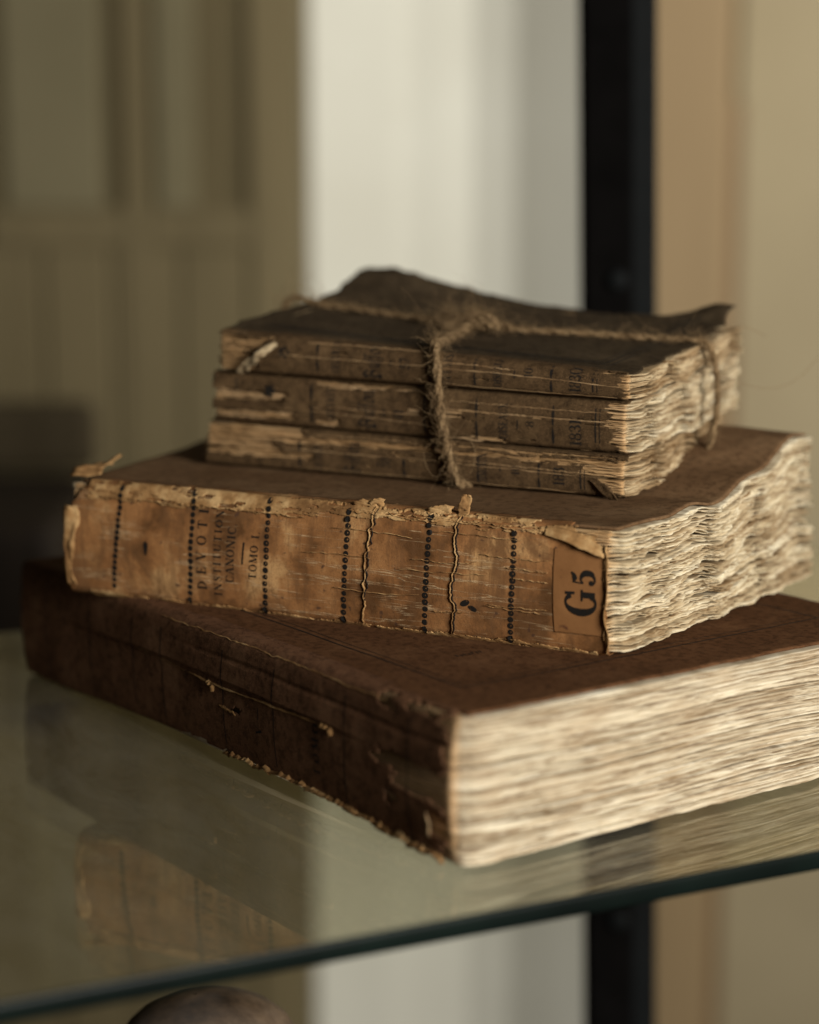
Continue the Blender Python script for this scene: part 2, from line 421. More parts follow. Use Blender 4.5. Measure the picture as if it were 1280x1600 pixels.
GL = {
 'I': (.42, lambda: seg(.2, 0, .2, 1, TK) + serif(.2, .03) + serif(.2, .97)),
 'T': (.78, lambda: seg(.37, 0, .37, 1, TK) + serif(.37, .03) + seg(.02, .97, .72, .97, TN) + seg(.04, .98, .03, .72, .06) + seg(.70, .98, .71, .72, .06)),
 'E': (.72, lambda: seg(.18, 0, .18, 1, TK) + seg(.02, .03, .62, .03, TN) + seg(.02, .97, .6, .97, TN) + seg(.2, .5, .48, .5, TN) + seg(.6, .0, .63, .28, .06) + seg(.58, 1, .6, .74, .06) + seg(.48, .38, .48, .62, .05)),
 'D': (.86, lambda: seg(.18, 0, .18, 1, TK) + ring(.2, .5, .58, .5, TK, TN, -90, 90) + seg(.02, .03, .25, .03, TN) + seg(.02, .97, .25, .97, TN)),
 'O': (.88, lambda: ring(.42, .5, .42, .52, TK, TN)),
 'V': (.80, lambda: seg(.1, 1, .4, 0, TK) + seg(.68, 1, .42, .02, TN) + serif(.1, .97) + serif(.68, .97, .26)),
 'N': (.86, lambda: seg(.12, 0, .12, 1, TN) + seg(.72, 0, .72, 1, TN) + seg(.12, 1, .7, 0, TK) + serif(.12, .03, .26) + serif(.72, .97, .26) + serif(.06, .97, .2)),
 'S': (.64, lambda: curve([(.53, .8), (.42, .97), (.2, .95), (.1, .75), (.25, .58), (.45, .42), (.52, .24), (.38, .03), (.18, .05), (.06, .22)], [.05, .07, .1, .16, .2, .2, .16, .1, .07, .05], 26) + seg(.54, 1, .54, .72, .05) + seg(.06, 0, .06, .3, .05)),
 'U': (.86, lambda: seg(.16, 1, .16, .3, TK) + ring(.4, .32, .335, .33, .14, TN, 180, 360) + seg(.71, 1, .71, .3, TN) + serif(.16, .97) + serif(.71, .97, .24)),
 'C': (.78, lambda: ring(.42, .5, .42, .52, TK, TN, 48, 312) + seg(.7, 1.0, .7, .68, .06) + seg(.7, .14, .66, .3, .05)),
 'A': (.84, lambda: seg(.1, 0, .38, 1, TN) + seg(.4, 1, .7, 0, TK) + seg(.22, .33, .58, .33, TN) + serif(.08, .03, .26) + serif(.7, .03)),
 'M': (1.02, lambda: seg(.12, 0, .12, 1, TN) + seg(.14, 1, .46, .06, TK) + seg(.8, 1, .47, .06, TN) + seg(.84, 0, .84, 1, TK) + serif(.12, .03, .24) + serif(.84, .03) + serif(.84, .97) + serif(.1, .97, .22)),
 'X': (.82, lambda: seg(.12, 1, .66, 0, TK) + seg(.66, 1, .12, 0, TN) + serif(.1, .97) + serif(.66, .97, .26) + serif(.12, .03, .26) + serif(.68, .03)),
 'L': (.68, lambda: seg(.18, 0, .18, 1, TK) + serif(.18, .97) + seg(.02, .03, .6, .03, TN) + seg(.58, 0, .61, .3, .06)),
 'R': (.84, lambda: seg(.18, 0, .18, 1, TK) + serif(.18, .03) + ring(.2, .73, .42, .27, .16, TN, -90, 90, 14) + seg(.36, .48, .68, 0, .15) + seg(.02, .97, .25, .97, TN)),
 'G': (.90, lambda: ring(.42, .5, .42, .52, .24, TN, 40, 318) + seg(.70, 1.0, .72, .70, .09) + seg(.68, .04, .68, .46, TK) + serif(.66, .46, .36)),
 '.': (.28, lambda: ball(.1, .07, .08)),
 '-': (.4, lambda: seg(.02, .45, .34, .45, .07)),
 '1': (.5, lambda: seg(.24, 0, .24, 1, TK) + serif(.24, .03) + seg(.06, .86, .24, .97, .06)),
 '0': (.7, lambda: ring(.32, .5, .32, .52, .17, .05)),
 '3': (.66, lambda: curve([(.1, .82), (.28, .98), (.48, .8), (.4, .58), (.22, .52)], [.07, .08, .18, .12, .05]) + curve([(.22, .52), (.45, .46), (.55, .24), (.35, .02), (.08, .14)], [.05, .12, .19, .08, .07]) + ball(.1, .8, .08) + ball(.1, .17, .08)),
 '4': (.7, lambda: seg(.46, 0, .46, 1, .17) + seg(.46, 1, .04, .3, .06) + seg(.02, .3, .64, .3, .07) + serif(.46, .03, .3)),
 '5': (.66, lambda: seg(.14, .98, .1, .52, .06) + curve([(.13, .93), (.3, .90), (.45, .96), (.54, 1.06)], [.06, .22, .17, .05]) + curve([(.1, .52), (.3, .62), (.52, .45), (.5, .12), (.25, -.02), (.1, .06)], [.07, .13, .27, .24, .09, .07]) + ball(.14, .14, .12)),
 '7': (.62, lambda: seg(.06, .94, .55, .94, .12) + seg(.54, .93, .22, 0, .13) + seg(.06, .98, .06, .74, .05)),
 '8': (.7, lambda: ring(.33, .74, .26, .27, .12, .05) + ring(.33, .25, .32, .28, .15, .05)),
}
def nib(pts, w=.2, ang=40):
    P = catmull([(a, b, 0) for a, b in pts], max(8, 5 * len(pts)))[:, :2]
    v = np.array([math.cos(R(ang)), math.sin(R(ang))]) * w / 2
    return [[P[i] - v, P[i + 1] - v, P[i + 1] + v, P[i] + v] for i in range(len(P) - 1)]
BL = {  # broken pen letters
 'B': (.95, lambda: nib([(.15, .95), (.3, .75), (.22, .4), (.28, .08), (.05, .0)], .2) + nib([(.0, .8), (.25, 1.02), (.5, .95), (.68, .8), (.55, .58), (.35, .52)], .17) + nib([(.35, .52), (.62, .5), (.76, .28), (.6, .04), (.3, -.02), (.1, .12)], .2) + nib([(.0, .3), (-.05, .55), (.1, .6)], .1)),
 'u': (.52, lambda: nib([(.02, .58), (.12, .5), (.12, .12), (.22, .02), (.36, .14)], .15) + nib([(.34, .6), (.4, .5), (.4, .1), (.5, .03)], .15)),
 'f': (.34, lambda: nib([(.3, .92), (.18, .98), (.1, .8), (.1, .1), (.0, -.2)], .15) + nib([(-.02, .55), (.25, .58)], .1)),
 'o': (.5, lambda: nib([(.2, .62), (.06, .48), (.08, .12), (.22, .0)], .14) + nib([(.2, .62), (.38, .5), (.38, .14), (.22, .0)], .14)),
 'n': (.56, lambda: nib([(.02, .58), (.12, .5), (.12, .05), (.18, .0)], .15) + nib([(.12, .45), (.3, .62), (.4, .48), (.4, .08), (.5, .0)], .15)),
}
def text_polys(txt, x, z, h, length, font=GL, slant=0.0, clip=None):
    """polygons (x, z in mm) for a line that reads upwards: glyph up = -x; x = baseline, z = start"""
    W = sum(font[c][0] if c in font else .45 for c in txt)
    k = min(length / W, h * 1.02); gap = (length - W * k) / max(1, len(txt) - 1) / k; out = []; cur = 0
    for c in txt:
        if c in font:
            for p in font[c][1]():
                out.append([(x - q[1] * h + slant * (cur + q[0]) * k, z + (cur + q[0]) * k) for q in p])
            cur += font[c][0] + gap
        else: cur += .45 + gap
    return out

# ------------------------------------------------------------------ books
class Book:
    def __init__(s, L, W, xl, xr, zb, zt, bulge, r, seed, dent=.00025, tc=.0007):
        s.L, s.W, s.xl, s.xr, s.zb, s.zt, s.bulge, s.r, s.seed, s.dent, s.tc = L, W, xl, xr, zb, zt, bulge, r, seed, dent, tc
        s.extra = None
    def a_of(s, x, y):
        b = np.asarray(y) / s.W; return (x - s.xl(b)) / (s.xr(b) - s.xl(b))
    def sp(s, x, v, off=0.):
        """outer spine surface; v 0..1 bottom to top; v beyond wraps on to the covers (metres past the rounding)"""
        x, v = np.broadcast_arrays(np.asarray(x, float), np.asarray(v, float))
        vc = np.clip(v, 0, 1); m = np.abs(2 * vc - 1)
        zb, zt = s.zb(x, 0 * x), s.zt(x, 0 * x)
        k = 2 * s.r / (zt - zb)
        q = np.clip((m - (1 - k)) / k, 0, 1)
        y = s.r * (1 - np.sqrt(np.maximum(0, 1 - q * q)))
        y = y - s.bulge * (1 - m ** 2) - s.dent * fbm(x * 45, vc * 2.2, s.seed, 3) * (1 - q)
        if s.extra is not None: y = y + s.extra(x, vc) * (1 - q)
        y = y - off * (1 - q * .7)
        over_t = np.maximum(0, v - 1); over_b = np.maximum(0, -v)
        y = y + over_t + over_b
        z = zb + (zt - zb) * vc
        z = np.where(v > 1, s.zt(x, y) , z); z = np.where(v < 0, s.zb(x, y), z)
        z = z + off * q * np.where(v > .5, 1, -1)
        return np.stack([x, y, z], -1)
    def on_spine(s, polys, off=.00007, jit=0.000004, zoff=0.):
        V = []; F = []
        for n, p in enumerate(polys):
            P = np.array(p) / 1000.; x = P[:, 0]; z = P[:, 1] - zoff
            zb, zt = s.zb(x, 0 * x), s.zt(x, 0 * x)
            v = np.clip((z - zb) / (zt - zb), 0.0, 1.0)
            Q = s.sp(x, v, off + jit * (n % 9)); k = len(V)
            V += [tuple(a) for a in Q]; F.append(tuple(range(k, k + len(p))))
        return V, F

def spine_sheet(bk, parent, mat, x0, x1, nx, nv, over, mask=None, thick=.0003, off=0., name='spine', vr=(0, 1), ragged=.0006):
    xs = np.linspace(x0, x1, nx)
    ov = np.linspace(0, over, 8)[1:]
    vs_ = np.r_[-ov[::-1], np.linspace(vr[0], vr[1], nv), 1 + ov] if over else np.linspace(vr[0], vr[1], nv)
    X, Vv = np.meshgrid(xs, vs_, indexing='ij')
    # ragged ends
    e0 = sstep(.004, 0, X - x0); e1 = sstep(.004, 0, x1 - X)
    Xr = X + ragged * fbm(Vv * 9, X * 0 + 3, bk.seed + 2) * (e0 + e1)
    P = bk.sp(Xr, Vv, off)
    keep = None
    if mask is not None:
        xc = .25 * (Xr[1:, 1:] + Xr[:-1, 1:] + Xr[1:, :-1] + Xr[:-1, :-1]); vc = .25 * (Vv[1:, 1:] + Vv[:-1, 1:] + Vv[1:, :-1] + Vv[:-1, :-1])
        keep = ~mask(xc, vc)
    return sheet(name, P, keep, mat, parent, thick)

def cover_sheet(bk, parent, mat, top, y0, nx, ny, in_r, in_f, in_l, thick, off=0., curl=None, name='cover', mask=None, ragged=.0008, seed=0):
    A, Bb = np.meshgrid(np.linspace(0, 1, nx), np.linspace(0, 1, ny), indexing='ij')
    y = y0 + (bk.W - in_f - y0) * Bb
    b = y / bk.W
    xl = bk.xl(b) + in_l; xr = bk.xr(b) - in_r
    x = xl + (xr - xl) * A
    x = x + ragged * fbm(y * 160, A * 0 + 1, bk.seed + 20 + seed) * (sstep(.05, 0, A) + sstep(.95, 1, A))
    y = y + ragged * fbm(x * 160, Bb * 0 + 5, bk.seed + 22 + seed) * sstep(.95, 1, Bb)
    z = (bk.zt(x, y) + off) if top else (bk.zb(x, y) - off)
    z = z + .0002 * fbm(x * 30, y * 30, bk.seed + 25 + seed) * sstep(0, .1, Bb)
    if curl is not None: x, y, z = curl(A, Bb, x, y, z)
    P = np.stack([x, y, z], -1)
    keep = None
    if mask is not None:
        c = lambda Q: .25 * (Q[1:, 1:] + Q[:-1, 1:] + Q[1:, :-1] + Q[:-1, :-1])
        keep = ~mask(c(x), c(y))
    return sheet(name, P, keep, mat, parent, thick, None, -1 if top else 1)

def page_block(bk, parent, mat, N, G, prot, amp_g, amp_l, wave, seed, seg=(260, 60, 80), fill=.86, ytrim=.001, tint_gain=1., prot_fn=None, zn=.00022, recess=.28, squeeze=.86, lf=300, gf=110, zf=70, spine_dark=.1, rf=45):
    rng = np.random.RandomState(seed)
    W = bk.W; ns = 170
    y0 = ytrim
    rc = .0028; aa = np.linspace(0, np.pi / 2, 8)[1:-1]
    yr = np.linspace(y0 + rc, W, seg[0]); yl = np.linspace(W, y0, seg[2])
    pr = np.stack([bk.xr(yr / W), yr], 1); pl = np.stack([bk.xl(yl / W), yl], 1)
    xs0 = float(bk.xr(0)); ps = np.stack([lerp(float(bk.xl(0)) + .0012, xs0 - rc, np.linspace(0, 1, ns)), np.full(ns, y0)], 1)
    pc = np.stack([xs0 - rc + rc * np.sin(aa), y0 + rc - rc * np.cos(aa)], 1); nc = len(pc)
    tf = np.linspace(0, 1, seg[1] + 2)[1:-1]
    pf = np.stack([lerp(pr[-1, 0], pl[0, 0], tf), np.full(seg[1], W)], 1)
    P = np.concatenate([ps, pc, pr, pf, pl]); n = len(P)
    edge = np.r_[np.full(ns, -1), np.zeros(seg[0] + nc), np.ones(seg[1]), np.full(seg[2], 2)].astype(int)
    T = np.gradient(P, axis=0); T /= np.linalg.norm(T, axis=1)[:, None] + 1e-9
    Nn = np.stack([T[:, 1], -T[:, 0]], 1)
    Nn[:3] = Nn[4]; Nn[-3:] = Nn[-5]
    D = np.r_[0, np.cumsum(np.linalg.norm(np.diff(P, axis=0), axis=1))]; D = D - D[ns]
    base = np.where(edge < 0, 0, np.array(prot)[edge])
    base = base * np.where(edge == 0, sstep(-.002, .006, D), 1)
    onsp = np.where(edge <= 0, sstep(.003, -.0005, D), 0)
    zbp, ztp = bk.zb(P[:, 0], P[:, 1]) + bk.tc, bk.zt(P[:, 0], P[:, 1]) - bk.tc
    gi = np.sort(rng.rand(G - 1)) * .5 + np.arange(1, G) / G * .5 if False else np.arange(1, G) / G + (rng.rand(G - 1) - .5) * .6 / G
    s = (np.arange(N) + .5) / N
    g = np.searchsorted(gi, s)
    gb = np.r_[0, gi, 1]; gc = .5 * (gb[g] + gb[g + 1]); s = gc + (s - gc) * squeeze
    s = s + (rng.rand(N) - .5) * .5 / N
    S = s[:, None]; DD = D[None, :]
    out = base[None, :] + amp_g * fbm(DD * gf, g[:, None] * 7.31, seed, 3) + amp_l * fbm(DD * lf, np.arange(N)[:, None] * 5.17, seed + 3, 3) + amp_l * .9 * (rng.rand(N)[:, None] - .5)
    out = out - (rng.rand(N)[:, None] < recess) * (.0012 + .0016 * rng.rand(N)[:, None]) * sstep(-.25, .35, fbm(DD * rf, np.arange(N)[:, None] * 9.1, seed + 40, 2))
    out = out * (1 - .8 * onsp[None, :])
    if prot_fn is not None: out = out + prot_fn(np.maximum(DD, 0), S, np.maximum(edge, 0)[None, :]) * (1 - onsp[None, :])
    zz = lerp(zbp[None, :], ztp[None, :], S)
    zz = zz + sstep(1.03, .80, S) * (wave(np.maximum(DD, 0), S, np.maximum(edge, 0)[None, :]) + zn * fbm(DD * zf * 1.8, np.arange(N)[:, None] * 3.3, seed + 8, 2) + zn * 1.9 * fbm(DD * zf, g[:, None] * 2.9, seed + 12, 2))
    pitch = (ztp - zbp)[None, :] / N
    h = .5 * pitch * fill * (.75 + .25 * rng.rand(N)[:, None])
    droop = zn * 1.3 * fbm(DD * 260, np.arange(N)[:, None] * 1.7, seed + 15, 2)
    rows = []
    for d_in, hh, dr in ((-.011, 1., 0), (-.0012, 1., .3), (0, .45, 1.), (0, -.45, 1.), (-.0012, -1., .3), (-.011, -1., 0)):
        o_ = out + d_in if d_in > -.01 else out * 0 + d_in
        X = P[None, :, 0] + Nn[None, :, 0] * o_; Y = P[None, :, 1] + Nn[None, :, 1] * o_
        rows.append(np.stack([X, Y, zz + h * hh + droop * dr], -1))
    V = np.stack(rows, 2)             # N, n, 6, 3
    Tk = (ztp - zbp)[None, :] + 2 * bk.tc; mm = np.abs(2 * np.clip((zz - zbp[None, :] + bk.tc) / Tk, 0, 1) - 1); kk = 2 * bk.r / Tk; qq = np.clip((mm - (1 - kk)) / kk, 0, 1)
    V[..., 1] += (bk.r * (1 - np.sqrt(np.maximum(0, 1 - qq * qq))) * onsp[None, :])[:, :, None]
    V[..., 1] -= (bk.bulge * (1 - (2 * np.clip(S, 0, 1) - 1) ** 2) * onsp[None, :])[:, :, None]
    V = V.reshape(-1, 3)
    f0 = grid_faces(n, 6)
    F = (f0[None] + (np.arange(N) * n * 6)[:, None, None]).reshape(-1, 4)
    tint = .5 + tint_gain * (.55 * (rng.rand(N)[:, None] - .5) + .35 * fbm(DD * 55, g[:, None] * 3.1, seed + 30, 2) + .25 * fbm(DD * 200, np.arange(N)[:, None] * 2.3, seed + 31, 2))
    tint = tint * (1 - spine_dark * onsp[None, :])
    tint = np.repeat(np.clip(tint, 0, 1)[:, :, None], 6, 2).reshape(-1)
    glue = np.repeat(np.broadcast_to(onsp[None, :], (N, n))[:, :, None], 6, 2).reshape(-1)
    # solid core so no light passes through the book
    b = np.linspace(0, 1, 12); core = []
    for (aa, bb) in ((.0, .0), (1, .0), (1, 1), (0, 1)):
        pass
    ins = .009
    cx = [(bk.xl(0) + ins, ytrim + .002), (bk.xr(0) - ins, ytrim + .002), (bk.xr(1) - ins, W - ins), (bk.xl(1) + ins, W - ins)]
    k = len(V); cv = []
    for x_, y_ in cx:
        xa, ya = np.array([x_]), np.array([y_])
        lo_ = float(bk.zb(xa, ya)[0]); cv += [(x_, y_, lo_ + .002), (x_, y_, lerp(lo_, float(bk.zt(xa, 0 * ya)[0]), .86))]
    V = np.concatenate([V, np.array(cv)]); tint = np.r_[tint, np.full(8, .3)]; glue = np.r_[glue, np.zeros(8)]
    cf = np.array([(0, 1, 3, 2), (2, 3, 5, 4), (4, 5, 7, 6), (6, 7, 1, 0)]) + k
    F = np.concatenate([F, cf])
    o = mesh_obj('page_block', V, F, mat, parent, False, {'tint': tint, 'glue': glue})
    o['kind'] = 'stuff'
    return o

def patch_mask(patches, seed, zoff=0., amp=2.2, bk=None, kz=1.6):
    """patches in mm: x0, x1, z0, z1 (z in the bundle frame)"""
    def f(x, v):
        zb, zt = bk.zb(x, 0 * x), bk.zt(x, 0 * x)
        z = (zb + (zt - zb) * np.clip(v, 0, 1) + zoff) * 1000; X = x * 1000
        z = z + np.where(v > 1, (v - 1) * 1000, 0) + np.where(v < 0, v * 1000, 0)
        X0 = X; X = X + 5.0 * fbm(z * .55, X * .05, seed + 2, 3); z = z + .9 * fbm(X0 * .07, z * .1, seed + 3, 3)
        n = amp * 1.5 * fbm(X * .33, z * .95, seed, 5)
        r = np.zeros(x.shape, bool)
        for p in patches:
            x0, x1, z0, z1 = p[:4]; na = p[4] if len(p) > 4 else 1.
            d = np.minimum(np.minimum(X - x0, x1 - X), kz * np.minimum(z - z0, z1 - z))
            r |= (d + n * na) > 0.35
        return r
    return f

def ribbon(bk, pts, w, off, zoff=0., seed=0, n=60, wob=.35):
    """thin torn fibre line lying on a spine: pts in mm (x, z)"""
    P = catmull([(a, b, 0) for a, b in pts], n)[:, :2]
    t = np.linspace(0, 1, n)
    d = np.gradient(P, axis=0); d /= np.linalg.norm(d, axis=1)[:, None]; nn = np.stack([-d[:, 1], d[:, 0]], 1)
    P = P + nn * (wob * fbm(t * n * .18, t * 0 + seed, seed, 3))[:, None]
    ww = w * (.35 + .65 * np.abs(fbm(t * n * .3, t * 0 + 2 + seed, seed + 1, 2)) * 1.8) * np.minimum(1, np.minimum(t, 1 - t) * 12 + .1)
    rows = []
    for k, o in ((-.5, .00003), (0, off), (.5, .00003)):
        Q = (P + nn * (ww * k)[:, None]) / 1000.
        zb, zt = bk.zb(Q[:, 0], Q[:, 0] * 0), bk.zt(Q[:, 0], Q[:, 0] * 0)
        v = np.clip((Q[:, 1] - zoff - zb) / (zt - zb), 0, 1)
        rows.append(bk.sp(Q[:, 0], v, o))
    V = np.stack(rows, 1).reshape(-1, 3)
    return V, grid_faces(n, 3)

def scrap(name, pts, mat, parent, thick=.00025, seed=0, amp=.0006):
    """torn curled bit of paper: 4 x 3 control rows refined"""
    P = np.asarray(pts, float)            # (m, 2, 3): two rails
    m = 24; a = catmull(P[:, 0], m); b = catmull(P[:, 1], m)
    nv = 8; t = np.linspace(0, 1, nv)[None, :, None]
    Q = a[:, None] * (1 - t) + b[:, None] * t
    u = np.linspace(0, 1, m)[:, None]; vv = np.linspace(0, 1, nv)[None, :]
    Q = Q + amp * np.stack([fbm(u * 7 + k, vv * 4, seed + k) for k in range(3)], -1)
    return sheet(name, Q, None, mat, parent, thick, {'tint': np.clip(.7 + .3 * fbm(u * 9, vv * 5, seed), 0, 1) * np.ones((m, nv))})

# ================================================================== large dark book (bottom of the stack)
cst = lambda v: (lambda b: np.asarray(b) * 0 + v)
A_L, A_W = .2775, .197
def A_zb(x, y):
    x = np.asarray(x); y = np.asarray(y)
    arch = .0036 * np.sin(np.pi * np.clip((x - .03) / .22, 0, 1)) * sstep(.03, 0, y)
    return .0004 + arch + 0 * y
def A_zt(x, y): return .0457 + .0009 * np.sin(np.pi * np.asarray(x) / A_L) * sstep(.05, 0, y) + .0003 * fbm(np.asarray(x) * 20, np.asarray(y) * 20, 3)
bkA = Book(A_L, A_W, cst(0.), cst(A_L), A_zb, A_zt, .0022, .0022, 31, .0004, .0007)
def A_extra(x, v):
    zc = .622 + .012 * fbm(x * 30, x * 0, 9, 3) - .02 * (x / A_L - .5)
    return -.0010 * sstep(zc - .006, zc + .006, v) * sstep(1.02, .9, v) * sstep(.245, .20, x) * (.3 + .7 * sstep(.03, .10, x)) + .0005 * sstep(.03, 0, np.abs(v - .80 - .02 * fbm(x * 25, x * 0, 12))) * sstep(.1, .16, x)
bkA.extra = A_extra
root = empty('quarto_book', (-.1522 + .807 * .0018, .7844 + .59 * .0018, .0002), R(-53.8))
tag(root, 'large thick book with dark brown spine and rough cream page edges at the bottom', 'book')
pA = [(241, 248.5, 42.0, 46.5, .7), (241, 262, 24.5, 29.8), (248, 280, 19, 29), (266, 273.5, 9, 15.5, .6), (245.5, 250.8, 13.4, 17.2, .6), (272.5, 300, -5, 52, 1.2), (255, 270, 43.6, 47, .8), (262, 280, 0, 5, 1.),
      (120, 240, -3, 5.6, 1.0), (240, 280, -3, 3.8, 1.6), (156, 162, 20.8, 22.8, .5), (128, 150, 28.2, 28.9, .15)]
mk = patch_mask(pA, 41, 0., 2.0, bkA, 1.5)
spA = spine_sheet(bkA, root, M['wrap_dark'], 0.0, A_L - .0005, 420, 90, .006, mk, .0004, ragged=.0012)
polys = []
def vrule(x, z0, z1, w, n=10, sl=0.):
    zz = np.linspace(z0, z1, n)
    return [[(x - w / 2 + sl * (a - z0), a), (x + w / 2 + sl * (a - z0), a), (x + w / 2 + sl * (b - z0), b), (x - w / 2 + sl * (b - z0), b)] for a, b in zip(zz[:-1], zz[1:])]
for x in (22, 58, 91, 112, 153, 184.6, 224.5, 257): polys += vrule(x, 4, 44.5, .5)
V, F = bkA.on_spine(polys)
mesh_obj('printed_rules', V, F, M['ink'], spA, False)['kind'] = 'stuff'
for polys in (text_polys('TOMO', 210.3, 11.5, 3.6, 17.0), text_polys('V', 177, 17, 3.6, 3.2), vrule(175, 22, 26, .5, 3)):
    V, F = bkA.on_spine(polys); mesh_obj('spine_lettering', V, F, M['ink'], spA, False)
rb = [ribbon(bkA, [(129.9, 28.6), (147, 27.9), (185, 28.6), (216, 28.9)], .95, .0006, seed=3, n=60, wob=.35),
      ribbon(bkA, [(212, 29), (216.5, 28.6), (218, 27.0)], 3.0, .0016, seed=4, n=20),
      ribbon(bkA, [(143, 28.2), (146.5, 27.2), (147, 25.4)], 1.8, .0014, seed=5, n=20),
      ribbon(bkA, [(90, 29.9), (110, 29.4), (130, 28.7)], .3, .0002, seed=6),
      ribbon(bkA, [(150, 21.4), (156, 21.2), (161, 20.4)], 1.6, .0004, seed=7, n=40, wob=.8),
      ribbon(bkA, [(110, 44.6), (160, 44.8), (200, 44.5), (245, 43.8)], .45, .0003, seed=9, n=160, wob=.5)]
rb += [ribbon(bkA, [(xa, z), (xa + l * .5, z + .5), (xa + l, z - .3)], w, .0016, seed=200 + i, n=60, wob=1.4) for i, (xa, l, z, w) in enumerate(((150, 30, 5.4, 1.6), (175, 34, 6.0, 2.0), (200, 30, 5.0, 2.2), (222, 26, 4.0, 2.4), (240, 24, 3.0, 2.6), (255, 18, 2.4, 2.4)))]
rl = [(bkA.sp(np.array([.2665]), np.array([v]), .0006)[0], bkA.sp(np.array([.2665 + w]), np.array([v]), .0006 + w * .55)[0]) for v, w in ((.33, .001), (.29, .0046), (.25, .0056), (.21, .0040), (.18, .001))]
scrap('torn_scrap', rl, M['folds'], spA, .0003, 17, .0005)
V, F = merge(rb); mesh_obj('torn_crease', V, F, M['worn'], spA)['kind'] = 'stuff'
cvA = cover_sheet(bkA, root, M['cover_dark'], True, .0055, 120, 90, .0012, .002, .001, .0006, ragged=.0006)
cover_sheet(bkA, root, M['cover_dark'], False, .0055, 100, 60, .002, .002, .001, .0005, ragged=.0012, seed=3)
# printed frame on the cover
fp = []
def cline(x0, y0, x1, y1, w):
    n = 40; t = np.linspace(0, 1, n); X = lerp(x0, x1, t) + .0003 * fbm(t * 6, t * 0, 5); Y = lerp(y0, y1, t) + .0003 * fbm(t * 6, t * 0 + 4, 6)
    dx, dy = x1 - x0, y1 - y0; l = math.hypot(dx, dy); nx_, ny_ = -dy / l * w / 2, dx / l * w / 2
    zt = lambda x, y: bkA.zt(x, y) + .0002 * fbm(x * 30, y * 30, bkA.seed + 25) * sstep(0, .1, (y - .0055) / .19) + .00012
    a = np.stack([X + nx_, Y + ny_, zt(X + nx_, Y + ny_)], 1); b = np.stack([X - nx_, Y - ny_, zt(X - nx_, Y - ny_)], 1)
    return np.stack([a, b], 1).reshape(-1, 3), grid_faces(n, 2)
ln = [cline(.02, .0215, .2525, .0215, .0007), cline(.2525, .0216, .2525, .176, .0007), cline(.02, .176, .2525, .176, .0007),
      cline(.02, .0245, .2490, .0245, .0003), cline(.2490, .0246, .2490, .173, .0003)]
for k in range(7): ln.append(cline(.2215 + .0006 * (k % 2), .0440 + k * .00155, .2195 + .0005 * ((k * 3) % 2), .0444 + k * .00155, .0005))
V, F = merge(ln); mesh_obj('printed_frame', V, F, M['ink'], cvA, False)['kind'] = 'stuff'
def wA(d, s, e):
    return (.0007 * np.sin(d * 55 + 1.0 + s * .8) + .0005 * fbm(d * 35, s * 3, 3)) * sstep(0, .2, s) * sstep(1.05, .8, s) * (e == 0)
def prA(d, s, e): return np.where(e == 0, .0012 * sstep(.18, 0, s) + .0008 * sstep(.8, 1., s) * 0 - .0010 * sstep(.010, 0, d), 0)
page_block(bkA, root, M['pages_cream'], 124, 26, (.0022, .002, .001), .0009, .0004, wA, 51, seg=(320, 60, 80), prot_fn=prA, tint_gain=1.1, lf=90, fill=.72, squeeze=.84, zn=.00011, recess=.30, rf=16, spine_dark=.1, gf=45, zf=24, ytrim=.0016)

# ================================================================== middle book with the tan printed spine
B_L, B_W = .212, .150
B_xl = lambda b: .001 - .020 * np.asarray(b)
B_xr = lambda b: .2112 + .0165 * np.asarray(b) + .002 * np.sin(np.pi * np.asarray(b))
def B_wave(d, s): return .0015 * np.sin(2 * np.pi * (d - .043 + .004 * s) / .041) * sstep(.018, .055, d)
def B_zb(x, y): return .0002 + 0 * np.asarray(x) + 0 * np.asarray(y)
def B_zt(x, y):
    x = np.asarray(x); y = np.asarray(y)
    sw = .0110 * sstep(.06, .150, y) * sstep(.10, .2, x) + .003 * sstep(.08, .15, y)
    edge = sstep(.030, 0.0, B_xr(y / B_W) - x)
    return .0417 + sw + B_wave(y, 1.) * edge * .87 + .0005 * fbm(x * 18, y * 18, 8)
bkB = Book(B_L, B_W, B_xl, B_xr, B_zb, B_zt, .0028, .0030, 61, .0005, .0009)
root = empty('leather_spine_book', (-.1243 + .446 * .0032, .7268 + .895 * .0032, .0456), R(-27.5))
tag(root, 'thick book with tan spine of dotted bands and wavy page edges in the middle', 'book')
def mB(x, v):
    X = x * 1000; zb, zt = bkB.zb(x, 0 * x), bkB.zt(x, 0 * x)
    z = np.clip(v, 0, 1) * 42.2 + np.where(v > 1, (v - 1) * 1000, 0) + np.where(v < 0, v * 1000, 0)
    n = fbm(X * .16, z * .3, 71, 4)
    r = (v > 1) & ((v - 1) * 1000 > 3.6 + 3.2 * fbm(X * .10, X * 0, 72, 4) - 2.2 * sstep(150, 200, X))
    r |= ((10 - X) * .8 + (z - 36.5) * .55 + n * 3.0 > 3.4) & (z > 33) & (X < 14)
    r |= (X - 209.4 + 1.5 * n + .9 * sstep(30, 44, z)) > 0
    r |= (X > 196) & (z > 39.5 - (X - 196) * .28 + 1.2 * n)
    return r
spB = spine_sheet(bkB, root, M['leather'], .0008, .2112, 420, 110, .0085, mB, .0006, off=.0005, ragged=.0016)
cover_sheet(bkB, root, M['cover_mid'], True, .0025, 150, 120, .0002, .001, .004, .0009, ragged=.0009)
cover_sheet(bkB, root, M['cover_mid'], False, .0025, 80, 60, .004, .003, .004, .0006, ragged=.001, seed=3)
def wB(d, s, e): return np.where(e == 0, B_wave(d, s) * (.25 + .62 * sstep(0, .35, s) - .87 * s) + .0013 * fbm(d * 60, s * 5, 4) * sstep(0, .15, s) * sstep(1.0, .85, s), .0004 * fbm(d * 40, s * 4, 5))
